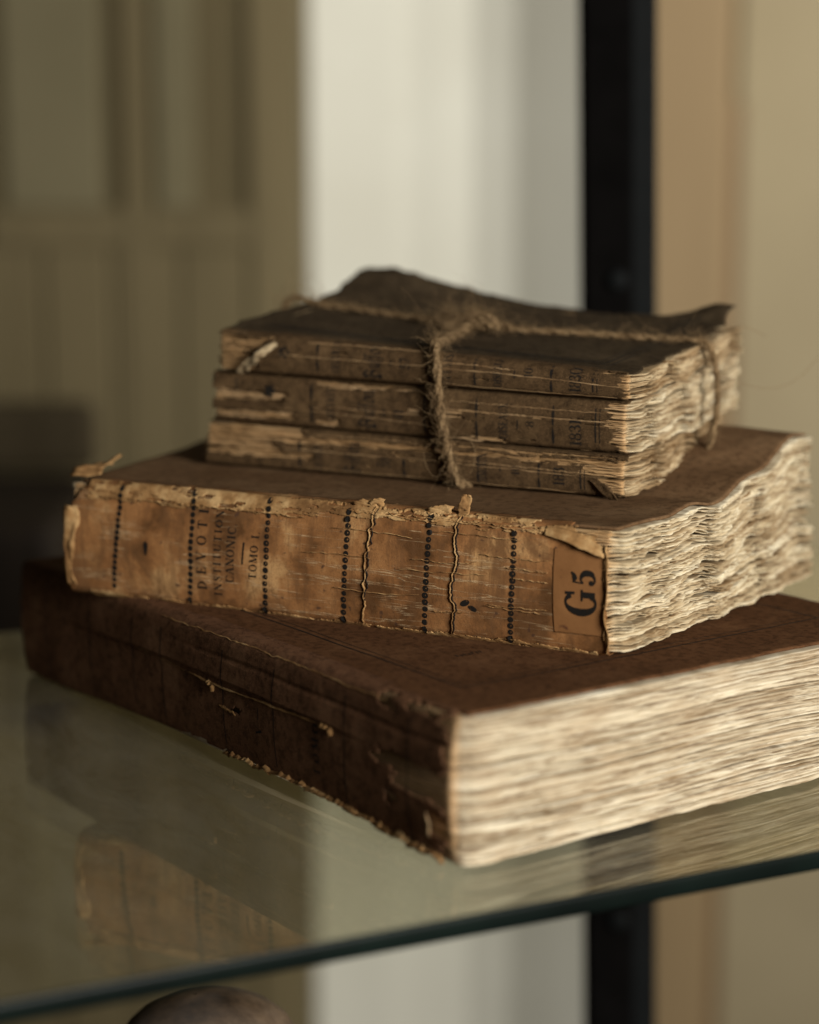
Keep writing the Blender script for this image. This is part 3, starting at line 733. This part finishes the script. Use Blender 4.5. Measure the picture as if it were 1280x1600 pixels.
def prB(d, s, e): return np.where(e == 0, .0016 * fbm(d * 30, s * 5, 9) + .0012 * sstep(.3, 0, s) - .0008 * sstep(.008, 0, d), 0)
page_block(bkB, root, M['pages_tan'], 70, 16, (.0026, .002, -.001), .0018, .0010, wB, 77, seg=(320, 60, 90), prot_fn=prB, zn=.00046, tint_gain=1.2, fill=.72, squeeze=.84, lf=220, recess=.32)
# label with shelf mark
def quad_grid(x0, x1, z0, z1, nx, nz):
    X, Z = np.meshgrid(np.linspace(x0, x1, nx), np.linspace(z0, z1, nz), indexing='ij'); return X, Z
X, Z = quad_grid(191.6, 209.6, 6.8, 34.8, 40, 50)
X = X + .25 * fbm(Z * .4, X * 0, 80) * ((X < 192) | (X > 209)); Z = Z + .3 * fbm(X * .4, Z * 0, 81) * ((Z < 7.5) | (Z > 34))
Pq = bkB.sp(X / 1000, Z / 42.3, .00054)
lab = sheet('paper_label', Pq, None, M['label'], root, .00005, None, 1)
lab['label'] = 'reddish tan label marked G5'
OFF = .00074
polys = text_polys('G', 206.8, 13.2, 10.6, 9.4) + text_polys('5', 206.2, 23.2, 7.6, 6.6)
V, F = bkB.on_spine(polys, OFF); mesh_obj('shelf_mark', V, F, M['ink'], lab, False)
# title
polys = []
OS = .00062
for polys in (text_polys('DEVOTI', 59.9, 7.2, 3.9, 28.8, slant=.04), text_polys('INSTITUTION', 65.9, 5.6, 3.0, 30.5, slant=.05), text_polys('CANONIC.', 71.3, 11.0, 3.2, 21.0, slant=.075),
              vrule(75.2, 18.0, 25.8, .6, 6, .1), text_polys('TOMO I.', 80.5, 13.0, 3.0, 17.0, slant=.1)):
    V, F = bkB.on_spine(polys, OS); mesh_obj('title_lettering', V, F, M['ink'], spB, False)
# dotted bands
rng = random.Random(4)
for (xt, zt_, xb_, zb_) in ((24.2, 41.2, 19.9, 3.8), (54.9, 41.8, 52.4, 1.8), (85.3, 41.6, 83.2, 1.4), (116.5, 40.6, 113.9, 1.4), (147.0, 41.2, 145.0, 1.4), (177.7, 38.8, 176.1, 1.6)):
    n = 17; polys = []
    for k in range(n):
        t = (k + .5) / n; z = lerp(zt_, zb_, t); x = lerp(xt, xb_, t) + .5 * math.sin(t * 3.2) + rng.uniform(-.12, .12)
        r = rng.uniform(.92, 1.12); m = 14
        if 1 < k < 16 and rng.random() < .82 and xt > 60:
            # disc with a small light crescent cut out of it
            a = np.linspace(0, 2 * np.pi, m + 1)
            hx, hz, hr = .25, .10, .23
            for i in range(m):
                o0 = (x + r * math.cos(a[i]), z + r * math.sin(a[i])); o1 = (x + r * math.cos(a[i + 1]), z + r * math.sin(a[i + 1]))
                i0 = (x + hx + hr * math.cos(a[i]), z + hz + hr * 1.3 * math.sin(a[i])); i1 = (x + hx + hr * math.cos(a[i + 1]), z + hz + hr * 1.3 * math.sin(a[i + 1]))
                polys.append([o0, o1, i1, i0])
        else:
            polys.append([(x + r * math.cos(2 * math.pi * i / m), z + r * math.sin(2 * math.pi * i / m)) for i in range(m)])
    for z0, z1 in ((zb_ - .2, zb_ + .8),): polys += vrule(xb_, z0, z1, .9, 3)
    V, F = bkB.on_spine(polys, OS)
    V = [(x_, y_ - (.00055 if z_ > .0362 or z_ < .0034 else 0), z_) for x_, y_, z_ in V]
    mesh_obj('dotted_band', V, F, M['ink'], spB, False)
for pl_ in ([[(35 + .9 * math.cos(a) * (1 + .3 * math.sin(3 * a)), 20 + 2.6 * math.sin(a)) for a in np.linspace(0, 6.28, 16)[:-1]]],
                     [[(160.5 + 1.7 * math.cos(a), 13.2 + 1.1 * math.sin(a) + .5 * math.cos(a)) for a in np.linspace(0, 6.28, 16)[:-1]],
                     [(163.2 + 1.6 * math.cos(a), 11.6 + .9 * math.sin(a) - .5 * math.cos(a)) for a in np.linspace(0, 6.28, 16)[:-1]]]):
    V, F = bkB.on_spine(pl_, OS); mesh_obj('ink_blot', V, F, M['ink_faint'], spB, False)
# split cracks across and fine creases along the spine
rb = []
for (pts, w) in (([(125.5, 42.0), (125.0, 34), (124.2, 27), (123.6, 20), (122.6, 10), (122.0, 2)], .62), ([(157.2, 42.0), (156.4, 33), (157.2, 26), (155.4, 18), (156.2, 9), (154.4, 2)], .75)):
    rb.append(ribbon(bkB, pts, w, .00078, seed=len(rb) + 13, n=110, wob=1.1))
for k in range(12):
    x = rng.uniform(88, 185); z = rng.uniform(4, 36); l = rng.uniform(10, 34)
    rb.append(ribbon(bkB, [(x, z), (x + l * .5, z + rng.uniform(-.5, .5)), (min(x + l, 190), z + rng.uniform(-1, 1))], .24, .00062, seed=30 + k, n=60, wob=.5))
for V_, F_ in rb:
    V_[:, 1] -= .00052
V, F = merge(rb); mesh_obj('split_crack', V, F, M['worn'], spB)['kind'] = 'stuff'
# dark open splits beside the pale lips
pk = []
for pts in ([(126.4, 41.0), (125.9, 34), (125.0, 27), (124.4, 20), (123.3, 10)], [(158.0, 42.0), (157.1, 33), (158.0, 26), (156.1, 18), (156.9, 9), (155.0, 2)]):
    q = ribbon(bkB, pts, .3, .0006, seed=len(pk) + 13, n=110, wob=1.1); q[0][:, 1] -= .00053; pk.append(q)
V, F = merge(pk); mesh_obj('open_split', V, F, M['ink_faint'], spB)['kind'] = 'stuff'
# pale worn strip along the upper joint, and a narrow one along the lower joint
def worn_strip(name, zlo, zhi, over, seed, off):
    X, Z = np.meshgrid(np.linspace(9, 206, 620), np.linspace(zlo, zhi, 34), indexing='ij')
    Pw = bkB.sp(X / 1000, Z / 42.3, off + .0001)
    Pw = Pw + np.stack([0 * X, -.00022 * fbm(X * .5, Z * 1.2, seed + 3, 3), 0 * X], -1)
    c = lambda Q: .25 * (Q[1:, 1:] + Q[:-1, 1:] + Q[1:, :-1] + Q[:-1, :-1])
    xc, zc = c(X), c(Z)
    if zhi > 20:
        lo = np.interp(xc, [9, 40, 80, 105, 120, 150, 185, 206], [36.6, 36.4, 37.2, 37.6, 38.6, 38.9, 38.6, 36.6]) + 1.5 * fbm(xc * .22, xc * 0, seed, 5)
        keep = (zc > lo) & (fbm(xc * .14, zc * .9, seed + 1, 5) > -.30 + .28 * sstep(85, 150, xc))
    else:
        hi = 1.8 + 1.3 * fbm(xc * .2, xc * 0, seed, 5); keep = (zc < hi) & (fbm(xc * .12, zc * .8, seed + 1, 5) > -.25)
    return sheet(name, Pw, keep, M['worn'], spB, .00025)
worn_strip('worn_strip', 33.5, 42.2, 0, 140, .00075)
worn_strip('worn_strip', .2, 4.2, 0, 150, .00075)
rb = []
for k, (xa, xb2, z, w) in enumerate(((14, 100, 36.8, .5), (118, 200, 39.4, .5), (150, 203, 40.8, .6), (110, 190, 40.2, .5), (100, 150, 41.4, .6))):
    rb.append(ribbon(bkB, [(xa, z), (lerp(xa, xb2, .5), z + rng.uniform(-.7, .3)), (xb2, z - (3.2 if k == 2 else .4))], w, .0009, seed=60 + k, n=200, wob=.6))
for V_, F_ in rb: V_[:, 1] -= .0006
V, F = merge(rb); mesh_obj('torn_crease', V, F, M['worn'], spB)['kind'] = 'stuff'
# curled leather at the ends
def spt(x, z, off): return bkB.sp(np.array([x / 1000]), np.array([z / 42.2]), off)[0]
rl = [(spt(1.0, z, .0012) + np.array([-.0012, 0, 0]), spt(xx, z, .0013)) for z, xx in ((33, 4.4), (29, 6.2), (22, 4.6), (15, 3.2), (8, 2.1), (3.5, 4.2))]
s1 = scrap('curled_edge', rl, M['worn'], spB, .0003, 5, .0009)
rl = [(spt(209.0, z, .0008), spt(209.0 + d, z, .0018)) for z, d in ((37, .5), (33, 1.2), (27, .8), (21, 1.6), (14, .7), (8, 1.8), (2, .6))]
scrap('curled_edge', rl, M['worn'], spB, .0003, 6, .0008)
rl = [(spt(188, 40.8, .0006), spt(188, 38.8, .0012)), (spt(196, 40.2, .0006), spt(196, 37.4, .002)), (spt(203, 38.6, .0006), spt(203, 35.0, .0022)), (spt(209, 36.4, .0006), spt(209, 33.2, .0014))]
scrap('curled_edge', rl, M['worn'], spB, .0005, 7, .0004)
for k, (x, h, wd) in enumerate(((158.5, .0062, .0024), (126, .0022, .003), (122, .0016, .005), (150, .0018, .005))):
    b0 = np.array([x / 1000, .0012, .0424])
    rl = [(b0 + np.array([-wd, 0, -.002]), b0 + np.array([wd * .6, 0, -.0022])), (b0 + np.array([-wd * .9, -.0008, h * .35]), b0 + np.array([wd * .8, -.0002, h * .4])),
          (b0 + np.array([-wd * .2, -.0004, h]), b0 + np.array([wd * .9, .0004, h * .95]))]
    scrap('torn_scrap', rl, M['worn'], spB, .0003, 90 + k, .0006)
rl = [(np.array([.001, -.001, .0432]), np.array([.012, .003, .0440])), (np.array([-.0005, .006, .0450]), np.array([.010, .008, .0452])), (np.array([.001, .013, .0448]), np.array([.009, .014, .0462])), (np.array([.003, .020, .0452]), np.array([.008, .021, .0478]))]
scrap('torn_scrap', rl, M['worn'], spB, .0004, 97, .0012)

# ================================================================== three small books tied together
C_L, C_W = .1693, .115
C_O = (-.077 + .44 * .0015, .7605 + .898 * .0015, .0873); C_Y = R(-27.2)
def h0(x, y): return .0002 + 0 * np.asarray(x) + .0008 * sstep(.13, .17, x) * sstep(.03, .1, y)
def h1(x, y): return lerp(.0170, .0152, np.asarray(x) / C_L) + .0025 * np.asarray(y) / C_W
def h2(x, y): return lerp(.0360, .0338, np.asarray(x) / C_L) + .0050 * np.asarray(y) / C_W + .001 * sstep(.1, .17, x) * sstep(.02, .1, y)
def h3(x, y):
    x = np.asarray(x); y = np.asarray(y); b = y / C_W
    z = lerp(.0520, .0430, x / C_L) + .0075 * b
    z = z + .0015 * sstep(.0, .25, b) * sstep(.6, .0, x / C_L)
    return z
def curlC1(A, Bb, x, y, z):
    c = .0090 * sstep(.60, 1.0, Bb) * np.interp(A, [0, .1, .2, .32, .45, .6, 1], [1, .98, .72, .40, .16, 0, 0])
    c2 = .0045 * sstep(.55, 1.0, Bb) * sstep(.55, 1.0, A) + .003 * sstep(.86, 1, Bb) * sstep(.88, 1, A)
    return x + .002 * c / .01 * (A < .5), y - .003 * sstep(.8, 1, Bb) * (c / .0090), z + c + c2 + .0005 * fbm(x * 60, y * 60, 7) * Bb + .0022 * fbm(x * 55, y * 70, 17, 3) * sstep(.62, 1., Bb)
def cwave(amp, lam, ph):
    def f(d, s, e): return np.where(e == 0, amp * np.sin(2 * np.pi * (d / lam + ph + s * .12)) * sstep(.006, .03, d) * (.4 + .6 * sstep(0, .3, s)) + .0006 * fbm(d * 90, s * 3, 5), .0005 * fbm(d * 60, s * 4, 6))
    return f
small = []
def small_book(label, x0, x1, yoff, zlo, zhi, seed, patches, polys, ribbons, N, G, curl, wave, prot_fn, zbase, pages, streaks=5):
    xl = lambda b: x0 + 0 * np.asarray(b); xr = lambda b: x1 - .003 * np.asarray(b)
    f = lambda h, dz: (lambda x, y: h(x, y) - zbase + dz)
    bk = Book(x1 - x0, C_W, xl, xr, f(zlo, .0003), f(zhi, -.0001), .0012, .0018, seed, .0003, .0004)
    ca, sa = math.cos(C_Y), math.sin(C_Y)
    rt = empty('small_paper_book', (C_O[0] - sa * yoff, C_O[1] + ca * yoff, C_O[2] + zbase), C_Y)
    tag(rt, label, 'book', 'small books tied in a bundle')
    sr = random.Random(seed)
    for k in range(streaks):
        xa = sr.uniform(x0 * 1000 + 2, x1 * 1000 - 14); za = sr.uniform(.1, .92); zz_ = 1000 * (float(bk.zb(np.array([xa / 1000]), np.array([0.]))[0]) * (1 - za) + float(bk.zt(np.array([xa / 1000]), np.array([0.]))[0]) * za + zbase)
        patches = patches + [(xa, xa + sr.uniform(5, 22), zz_, zz_ + sr.uniform(.3, .8), .28)]
    mk_ = patch_mask(patches, seed, zbase, 1.7, bk, 1.7)
    sp_ = spine_sheet(bk, rt, M['wrap_small'], x0, x1 - .0004, 340, 56, .005, mk_, .00035, ragged=.0012)
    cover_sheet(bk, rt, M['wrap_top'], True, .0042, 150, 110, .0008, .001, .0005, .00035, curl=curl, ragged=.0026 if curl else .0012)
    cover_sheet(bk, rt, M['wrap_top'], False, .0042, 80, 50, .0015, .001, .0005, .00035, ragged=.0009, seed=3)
    page_block(bk, rt, pages, N, G, (.0014, .002, .0005), .0015, .0007, wave, seed + 5, seg=(240, 50, 90), prot_fn=prot_fn, zn=.00034, fill=.76, ytrim=.0005, tint_gain=1.2, spine_dark=-.25)
    for pl_ in polys:
        V, F = bk.on_spine(pl_, .00007, .000004, zbase); mesh_obj('spine_lettering', V, F, M['ink_faint'], sp_, False)
    rbs = [ribbon(bk, p, w * .75, .0002, zbase, seed + 40 + i, 140, .3) for i, (p, w) in enumerate(ribbons)]
    V, F = merge(rbs); mesh_obj('torn_crease', V, F, M['folds'], sp_, True, {'tint': np.full(len(V), .45)})
    small.append((rt, bk)); return rt, bk, sp_

def wedge_rule(x, z0, z1, w):
    zm = .5 * (z0 + z1); out = []
    for a, b in ((z0, zm - .4), (zm + .2, z1)):
        zz = np.linspace(a, b, 6); ww = w * np.array([.35, .8, 1.2, 1.2, .8, .35])
        for i in range(5): out.append([(x - ww[i] / 2, zz[i]), (x + ww[i] / 2, zz[i]), (x + ww[i + 1] / 2, zz[i + 1]), (x - ww[i + 1] / 2, zz[i + 1])])
    return out
def drule(x, z0, z1): return vrule(x, z0, z1, .55, 6) + vrule(x + 1.5, z0, z1, .3, 6)
def rosette(x, z, r): return [[(x + r * math.cos(a) * (1 + .25 * math.cos(5 * a)), z + r * math.sin(a) * (1 + .25 * math.cos(5 * a))) for a in np.linspace(0, 6.2832, 31)[:-1]]]
# --- top one
p1 = [wedge_rule(49.6, 37.6, 49.2, .9), wedge_rule(112.5, 35.6, 47.6, .7), wedge_rule(141.3, 34.9, 45.2, .9), drule(156.6, 34.6, 44.6)]
p1 += [text_polys('OEUVRES', 58.8, 38.2, 3.4, 11), text_polys('-', 64.5, 42, 3, 1.6), text_polys('Buffon', 75.2, 36.6, 6.6, 13.2, BL), vrule(79.6, 41.6, 43.6, .4, 3), text_polys('57', 87.2, 40.6, 4.0, 4.2)]
p1 += [text_polys('74 L.VIS.', 103.6, 36.2, 3.6, 11), text_polys('OISEAUX', 122.8, 36.2, 3.2, 11.2), vrule(127.6, 39.6, 42.4, .5, 3), text_polys('10', 134.4, 40.2, 3.2, 3.4), text_polys('1830', 152.2, 36.0, 4.3, 8.4)]
p1 += [rosette(35.6, 44.5, 2.1)]
b1 = small_book('small grey brown book dated 1830, topmost of the three tied books', 0.0075, .1710, -.0012, h2, h3, 101,
    [(0, 29, 45.0, 49.8), (0, 24, 36, 41.5), (0, 21, 41, 46, .8), (167.5, 180, 30, 50, .9), (160, 175, 42.5, 44.8, .5)], p1,
    [([(30, 43.6), (60, 42.9), (90, 42.2), (125, 41.0), (168, 38.6)], .5), ([(45, 48.4), (70, 47.8), (92, 47)], .35), ([(92, 44.0), (112, 43.4), (128, 42.4)], .5), ([(98, 36.6), (130, 35.5), (165, 34.9)], .4)],
    30, 6, curlC1, cwave(.0013, .034, .25), lambda d, s, e: np.where(e == 0, .0015 * sstep(.06, .1, d) - .0035 * sstep(.010, 0, d), 0), .0345, M['pages_brown'])
# --- middle one
p2 = [wedge_rule(45.6, 18.4, 33.6, .9), wedge_rule(91.6, 17.2, 32, .8), wedge_rule(112.0, 17.0, 31.6, .8), wedge_rule(141.2, 16.4, 30.8, .9), drule(156.9, 16.4, 30.6), vrule(13.5, 29.5, 35, .8, 5)]
p2 += [text_polys('OEUVRES', 55.4, 20.0, 3.4, 12), text_polys('Buffon', 71.6, 18.2, 6.6, 14, BL), vrule(75.5, 22.6, 25.6, .5, 3), text_polys('41', 83.2, 21.8, 4, 4.2), text_polys('OISEAUX', 124.0, 18.0, 3.4, 12.6), vrule(127.8, 22, 25, .5, 3), text_polys('8', 134, 22.8, 3.2, 2.2), text_polys('1831', 151.6, 17.2, 4.3, 9.6)]
p2 += [rosette(28, 29.6, 2.2)]
b2 = small_book('small book with torn pale streaks on its spine, second of the three tied books', .0033, .1690, .0012, h1, h2, 131,
    [(-2, 36, 25.6, 29.6, .7), (-2, 38, 19.2, 22.4, .7), (48, 78, 32.0, 34.4, .55), (82, 96, 32.4, 33.4, .4), (46, 58, 17.8, 21.0, .7), (86, 92.5, 24.0, 27.0, .7), (99.5, 107.5, 23.4, 27.6, .8), (44, 66, 24.6, 25.4, .3), (100, 165, 26.2, 27.3, .22),
     (100.5, 123.5, 16.0, 18.2, .5), (160.5, 178, 24, 33, .9), (163.0, 178, 15, 26, 1.1)], p2,
    [([(46, 25.6), (66, 24.8), (90, 24.4)], .6), ([(100, 27.2), (130, 26.6), (165, 26.0)], .7), ([(30, 23.6), (60, 22.6), (95, 21.0)], .3), ([(100, 30.2), (140, 29.4), (160, 29.2)], .4)],
    30, 6, None, cwave(.0012, .04, .1), lambda d, s, e: np.where(e == 0, .0014 * sstep(.012, .05, d) - .0025 * sstep(.008, 0, d), 0), .0160, M['pages_tan'], 12)
# --- bottom one
p3 = [wedge_rule(40.9, 1.8, 12.4, .9), wedge_rule(84.0, 1.6, 8.6, .9), wedge_rule(113.2, 1.6, 11.8, .8), wedge_rule(136.4, 1.4, 10.8, .8), drule(152.0, 1.2, 9.4)]
p3 += [text_polys('OEUVRES', 50.6, 1.8, 3.4, 9.4), text_polys('Buffon', 65.8, 1.6, 6.2, 11.4, BL), text_polys('38', 78.4, 4.6, 3.8, 4.0), vrule(73.5, 4.6, 6.6, .4, 3), text_polys('OISEAUX', 116.6, 1.6, 3.3, 11.2), vrule(121.8, 6.4, 8.2, .5, 3), text_polys('10', 129.2, 5.8, 3.2, 3.4), text_polys('1832', 146.0, 3.2, 4.2, 8.2)]
b3 = small_book('small book with upper spine peeled to pale folds, lowest of the three tied books', .0, .1690, .0004, h0, h1, 161,
    [(-3, 32, 5.0, 18, 1.0), (-3, 42, 10.8, 18, .9), (30, 101, 11.4, 13.9, .5), (101, 168, 11.2, 12.9, .35), (101, 165, 13.6, 14.6, .2), (128, 175, 10.2, 11.4, .5), (150, 175, 6.6, 13.6, .7), (159, 178, 1.5, 9, .8), (28, 45, 5.0, 8.0, .7), (166, 178, -2, 6, .8)], p3,
    [([(30, 9.0), (70, 8.6), (100, 8.4), (150, 7.2)], .5), ([(45, 14.6), (90, 14.3)], .4), ([(100, 9.6), (130, 8.8), (160, 8.0)], .4), ([(40, 2.2), (90, 2.0), (150, 1.4)], .3)],
    26, 5, None, cwave(.0016, .045, -.1), lambda d, s, e: np.where(e == 0, .0015 * fbm(d * 40, s * 3, 4) - .003 * sstep(.012, 0, d) - .006 * sstep(.07, .115, d), 0), 0., M['pages_brown'], 12)
# printed frame lines on the top cover of the uppermost small book
def cl1(x0, y0, x1, y1, w):
    bk = b1[1]; n = 60; t = np.linspace(0, 1, n); X = lerp(x0, x1, t); Y = lerp(y0, y1, t)
    l = math.hypot(x1 - x0, y1 - y0); nx_, ny_ = -(y1 - y0) / l * w / 2, (x1 - x0) / l * w / 2
    rows = []
    for q in (1, -1):
        x, y = X + q * nx_, Y + q * ny_; Bb = (y - .0042) / (bk.W - .001 - .0042); A_ = (x - .008) / (.1702 - .003 * y / bk.W - .008)
        z = bk.zt(x, y) + .0002 * fbm(x * 30, y * 30, bk.seed + 25) * sstep(0, .1, Bb)
        rows.append(np.stack(curlC1(A_, Bb, x, y, z), 1) + np.array([0, 0, .0002]))
    return np.stack(rows, 1).reshape(-1, 3), grid_faces(n, 2)
cov1 = [c for c in b1[0].children if c.name.startswith('cover')][0]
V, F = merge([cl1(.02, .012, .158, .012, .0006), cl1(.158, .0122, .158, .104, .0006), cl1(.02, .0145, .1552, .0145, .0009), cl1(.1552, .0147, .1552, .102, .0009), cl1(.02, .017, .1525, .017, .0004), cl1(.1525, .0172, .1525, .1, .0004)])
mesh_obj('printed_frame', V, F, M['ink_faint'], cov1, False)['kind'] = 'stuff'
# torn scraps on the spines
def sc(bk, x, z, zb, off): 
    xx = np.array([x / 1000]); zz = z / 1000 - zb
    lo, hi = bk.zb(xx, 0 * xx), bk.zt(xx, 0 * xx)
    return bk.sp(xx, np.clip((zz - lo) / (hi - lo), 0, 1), off)[0]
rl = [(sc(b1[1], 32, 48.4, .0345, .001), sc(b1[1], 33, 47.0, .0345, .0012)), (sc(b1[1], 27, 46.0, .0345, .003), sc(b1[1], 29, 42.4, .0345, .0042)), (sc(b1[1], 22, 42.0, .0345, .003), sc(b1[1], 25, 39.6, .0345, .0045)), (sc(b1[1], 15, 37.2, .0345, .002), sc(b1[1], 17, 36.8, .0345, .0025))]
o = scrap('torn_scrap', rl, M['pages_brown'], b1[2], .0003, 3, .0009); o['label'] = 'pale torn strip of paper curling off the spine'
rl = [(sc(b3[1], 155.5, 6.4, 0, .0006), sc(b3[1], 158.5, 6.6, 0, .0008)), (sc(b3[1], 157.5, 4.2, 0, .0012), sc(b3[1], 163, 4.4, 0, .0018)), (sc(b3[1], 161, 1.6, 0, .0016), sc(b3[1], 165, 1.8, 0, .0022)), (sc(b3[1], 164.4, .3, 0, .0018), sc(b3[1], 165.6, .3, 0, .0022))]
o = scrap('torn_scrap', rl, M['wrap_small'], b3[2], .0003, 4, .0004)

# ================================================================== twine
tw = empty('jute_twine', C_O, C_Y)
tag(tw, 'frayed brown jute twine knotted around the three small books', 'twine')
def cord(path, n, r=.00145, turns_per_m=95, seed=0, plies=2, strands=9):
    P = catmull(path, n); d = np.r_[0, np.cumsum(np.linalg.norm(np.diff(P, axis=0), axis=1))]
    T = np.gradient(P, axis=0); T /= np.linalg.norm(T, axis=1)[:, None]
    N = np.cross(T, np.array([.2, .3, .93])); ln = np.linalg.norm(N, axis=1)[:, None]
    N = np.where(ln < .2, np.cross(T, np.array([1., .1, .0])), N); N /= np.linalg.norm(N, axis=1)[:, None]; Bn = np.cross(T, N)
    out = []; rg = np.random.RandomState(seed)
    for p in range(plies):
        ph = 2 * np.pi * (d * turns_per_m + p / plies)
        rr = r * (.50 + .08 * fbm(d * 300, d * 0 + p, seed))
        C = P + rr[:, None] * (N * np.cos(ph)[:, None] + Bn * np.sin(ph)[:, None])
        for k in range(strands):
            ph2 = 2 * np.pi * (d * turns_per_m * 1.6 + k / strands + .3 * p) + .8 * fbm(d * 120, d * 0 + k, seed + k)
            r2 = r * (.52 + .26 * fbm(d * 200, d * 0 + k * 3, seed + 3 + k))
            S = C + r2[:, None] * (N * np.cos(ph2)[:, None] + Bn * np.sin(ph2)[:, None])
            out.append(tube(S, r * (.22 + .1 * rg.rand()), 4))
    return merge(out), P, N, Bn
def fibres(P, count, seed, lmin=.003, lmax=.010, spread=.0011, rad=.000065, rmul=1.):
    rg = np.random.RandomState(seed); out = []
    for k in range(count):
        i = rg.randint(2, len(P) - 2); t = P[i + 1] - P[i - 1]; t /= np.linalg.norm(t) + 1e-9
        dr = rg.randn(3); dr -= t * (dr @ t) * .7; dr /= np.linalg.norm(dr) + 1e-9
        L = rg.uniform(lmin, lmax) * (1 if rg.rand() < .85 else 1.7); c = rg.randn(3) * .9
        u = np.linspace(0, 1, 8)[:, None]
        sgn = rg.choice([-1, 1])
        Q = P[i] + dr * spread * .8 + L * u * (dr * .55 + t * sgn * .75) + L * .5 * u ** 2 * c * .6 + L * .12 * np.sin(u * 9 + rg.rand() * 6) * rg.randn(3)
        out.append(tube(Q, rad * rmul * (1 - .5 * u[:, 0]) * rg.uniform(.7, 1.4), 3))
    return merge(out)
r = .00150
zt3 = lambda x, y: float(h3(np.array([x]), np.array([y]))[0])
S1 = lambda x, y, dz=.0014: (x, y, zt3(x, y) + dz)
# lengthwise cord, over the top and down the tail edges
pathL = [(-.001, .052, .010), (-.0015, .054, .030), (-.0005, .054, .046), (.0055, .054, zt3(.006, .054) + .0022), S1(.02, .055, .0016), S1(.045, .054), S1(.07, .052), S1(.085, .049, .002), S1(.105, .053), S1(.125, .058), S1(.145, .062), S1(.162, .064, .0018),
         (.1725, .0655, .0485), (.1755, .067, .0425), (.1768, .068, .033), (.1768, .068, .022), (.1748, .0675, .011), (.1705, .066, .003)]
(V, F), PL, _, _ = cord(pathL, 620, .00095, 70, 3)
mesh_obj('lengthwise_cord', V, F, M['jute'], tw)
yo = -.0032
pathX = [S1(.0865, .056, .0012), S1(.086, .046, .003), S1(.0865, .03, .0016), S1(.089, .012, .0018), (.0918, .0005, .0500), (.0940, -.0040, .0468), (.0950, -.0046, .0400), (.0950, -.0042, .0340), (.0960, -.0036, .0260), (.0978, -.0040, .0170), (.1000, -.0042, .0090), (.1026, -.0040, .0026), (.1036, -.0012, .0009), (.104, .004, .0006)]
pathX = [(x_ + .0042, y_, z_) for x_, y_, z_ in pathX]
(V, F), PX, _, _ = cord(pathX, 520, .00135, 70, 5)
mesh_obj('cross_cord', V, F, M['jute'], tw)
# knot: two loops and frayed stubs
kx, ky = .0912, .046; kz = zt3(kx, ky) + .0030
def K(x, y, z): return (kx + x, ky + y, kz + z)
kp = [[K(-.012, -.006, -.001), K(-.006, -.002, .001), K(0, .003, .0025), K(.005, .003, .001), K(.004, -.003, -.0005), K(-.001, -.004, .002), K(-.004, .001, .003), K(.002, .005, .0012), K(.012, .004, -.0012)],
      [K(-.013, .002, .0006), K(-.007, -.002, .002), K(-.001, -.001, .0036), K(.004, .0005, .0025), K(.006, .004, -.001)],
      [K(.010, -.004, -.001), K(.005, -.0045, .0012), K(-.002, -.0035, .0018), K(-.007, .003, .0)]]
kk = [cord(p, 160, .0012, 80, 20 + i) for i, p in enumerate(kp)]
V, F = merge([k[0] for k in kk]); mesh_obj('knot', V, F, M['jute'], tw)
fb = [fibres(PL, 1000, 1, .002, .007), fibres(PX, 800, 2, .002, .008), fibres(PL[90:180], 40, 6, .006, .014)]
for i, k in enumerate(kk): fb.append(fibres(k[1], 90, 30 + i, .004, .012, .0012))
fb.append(fibres(np.array([K(-.012 - .00002 * i, -.004 + .00015 * i, .0008) for i in range(40)]), 120, 44, .004, .013, .0016))
# long wild hairs beside the cross cord
rg = np.random.RandomState(9)
for (i0, cnt, L) in ((180, 26, .016), (300, 16, .012), (420, 12, .016)):
    fb.append(fibres(PX[i0 - 50:i0 + 50], cnt, 50 + i0, L * .6, L, .0012, .00005))
wild = [[(.1745, .066, .047), (.176, .075, .052), (.181, .086, .0525), (.187, .092, .049)], [(.177, .069, .036), (.188, .088, .030), (.197, .098, .0325), (.204, .103, .041)],
        [(.006, .054, .0585), (.0045, .060, .064), (.0025, .063, .069)], [(.0, .054, .055), (-.0045, .056, .060), (-.0065, .056, .066)], [(.104, -.004, .006), (.098, -.006, .004), (.0945, -.006, .012), (.098, -.005, .0165)],
        [(.105, -.004, .006), (.113, -.007, .006), (.1145, -.006, .014), (.111, -.005, .019)]]
for w_ in wild: fb.append(tube(catmull(w_, 24), .00008, 4))
V, F = merge(fb); o = mesh_obj('loose_fibres', V, F, M['jute'], tw); o['kind'] = 'stuff'
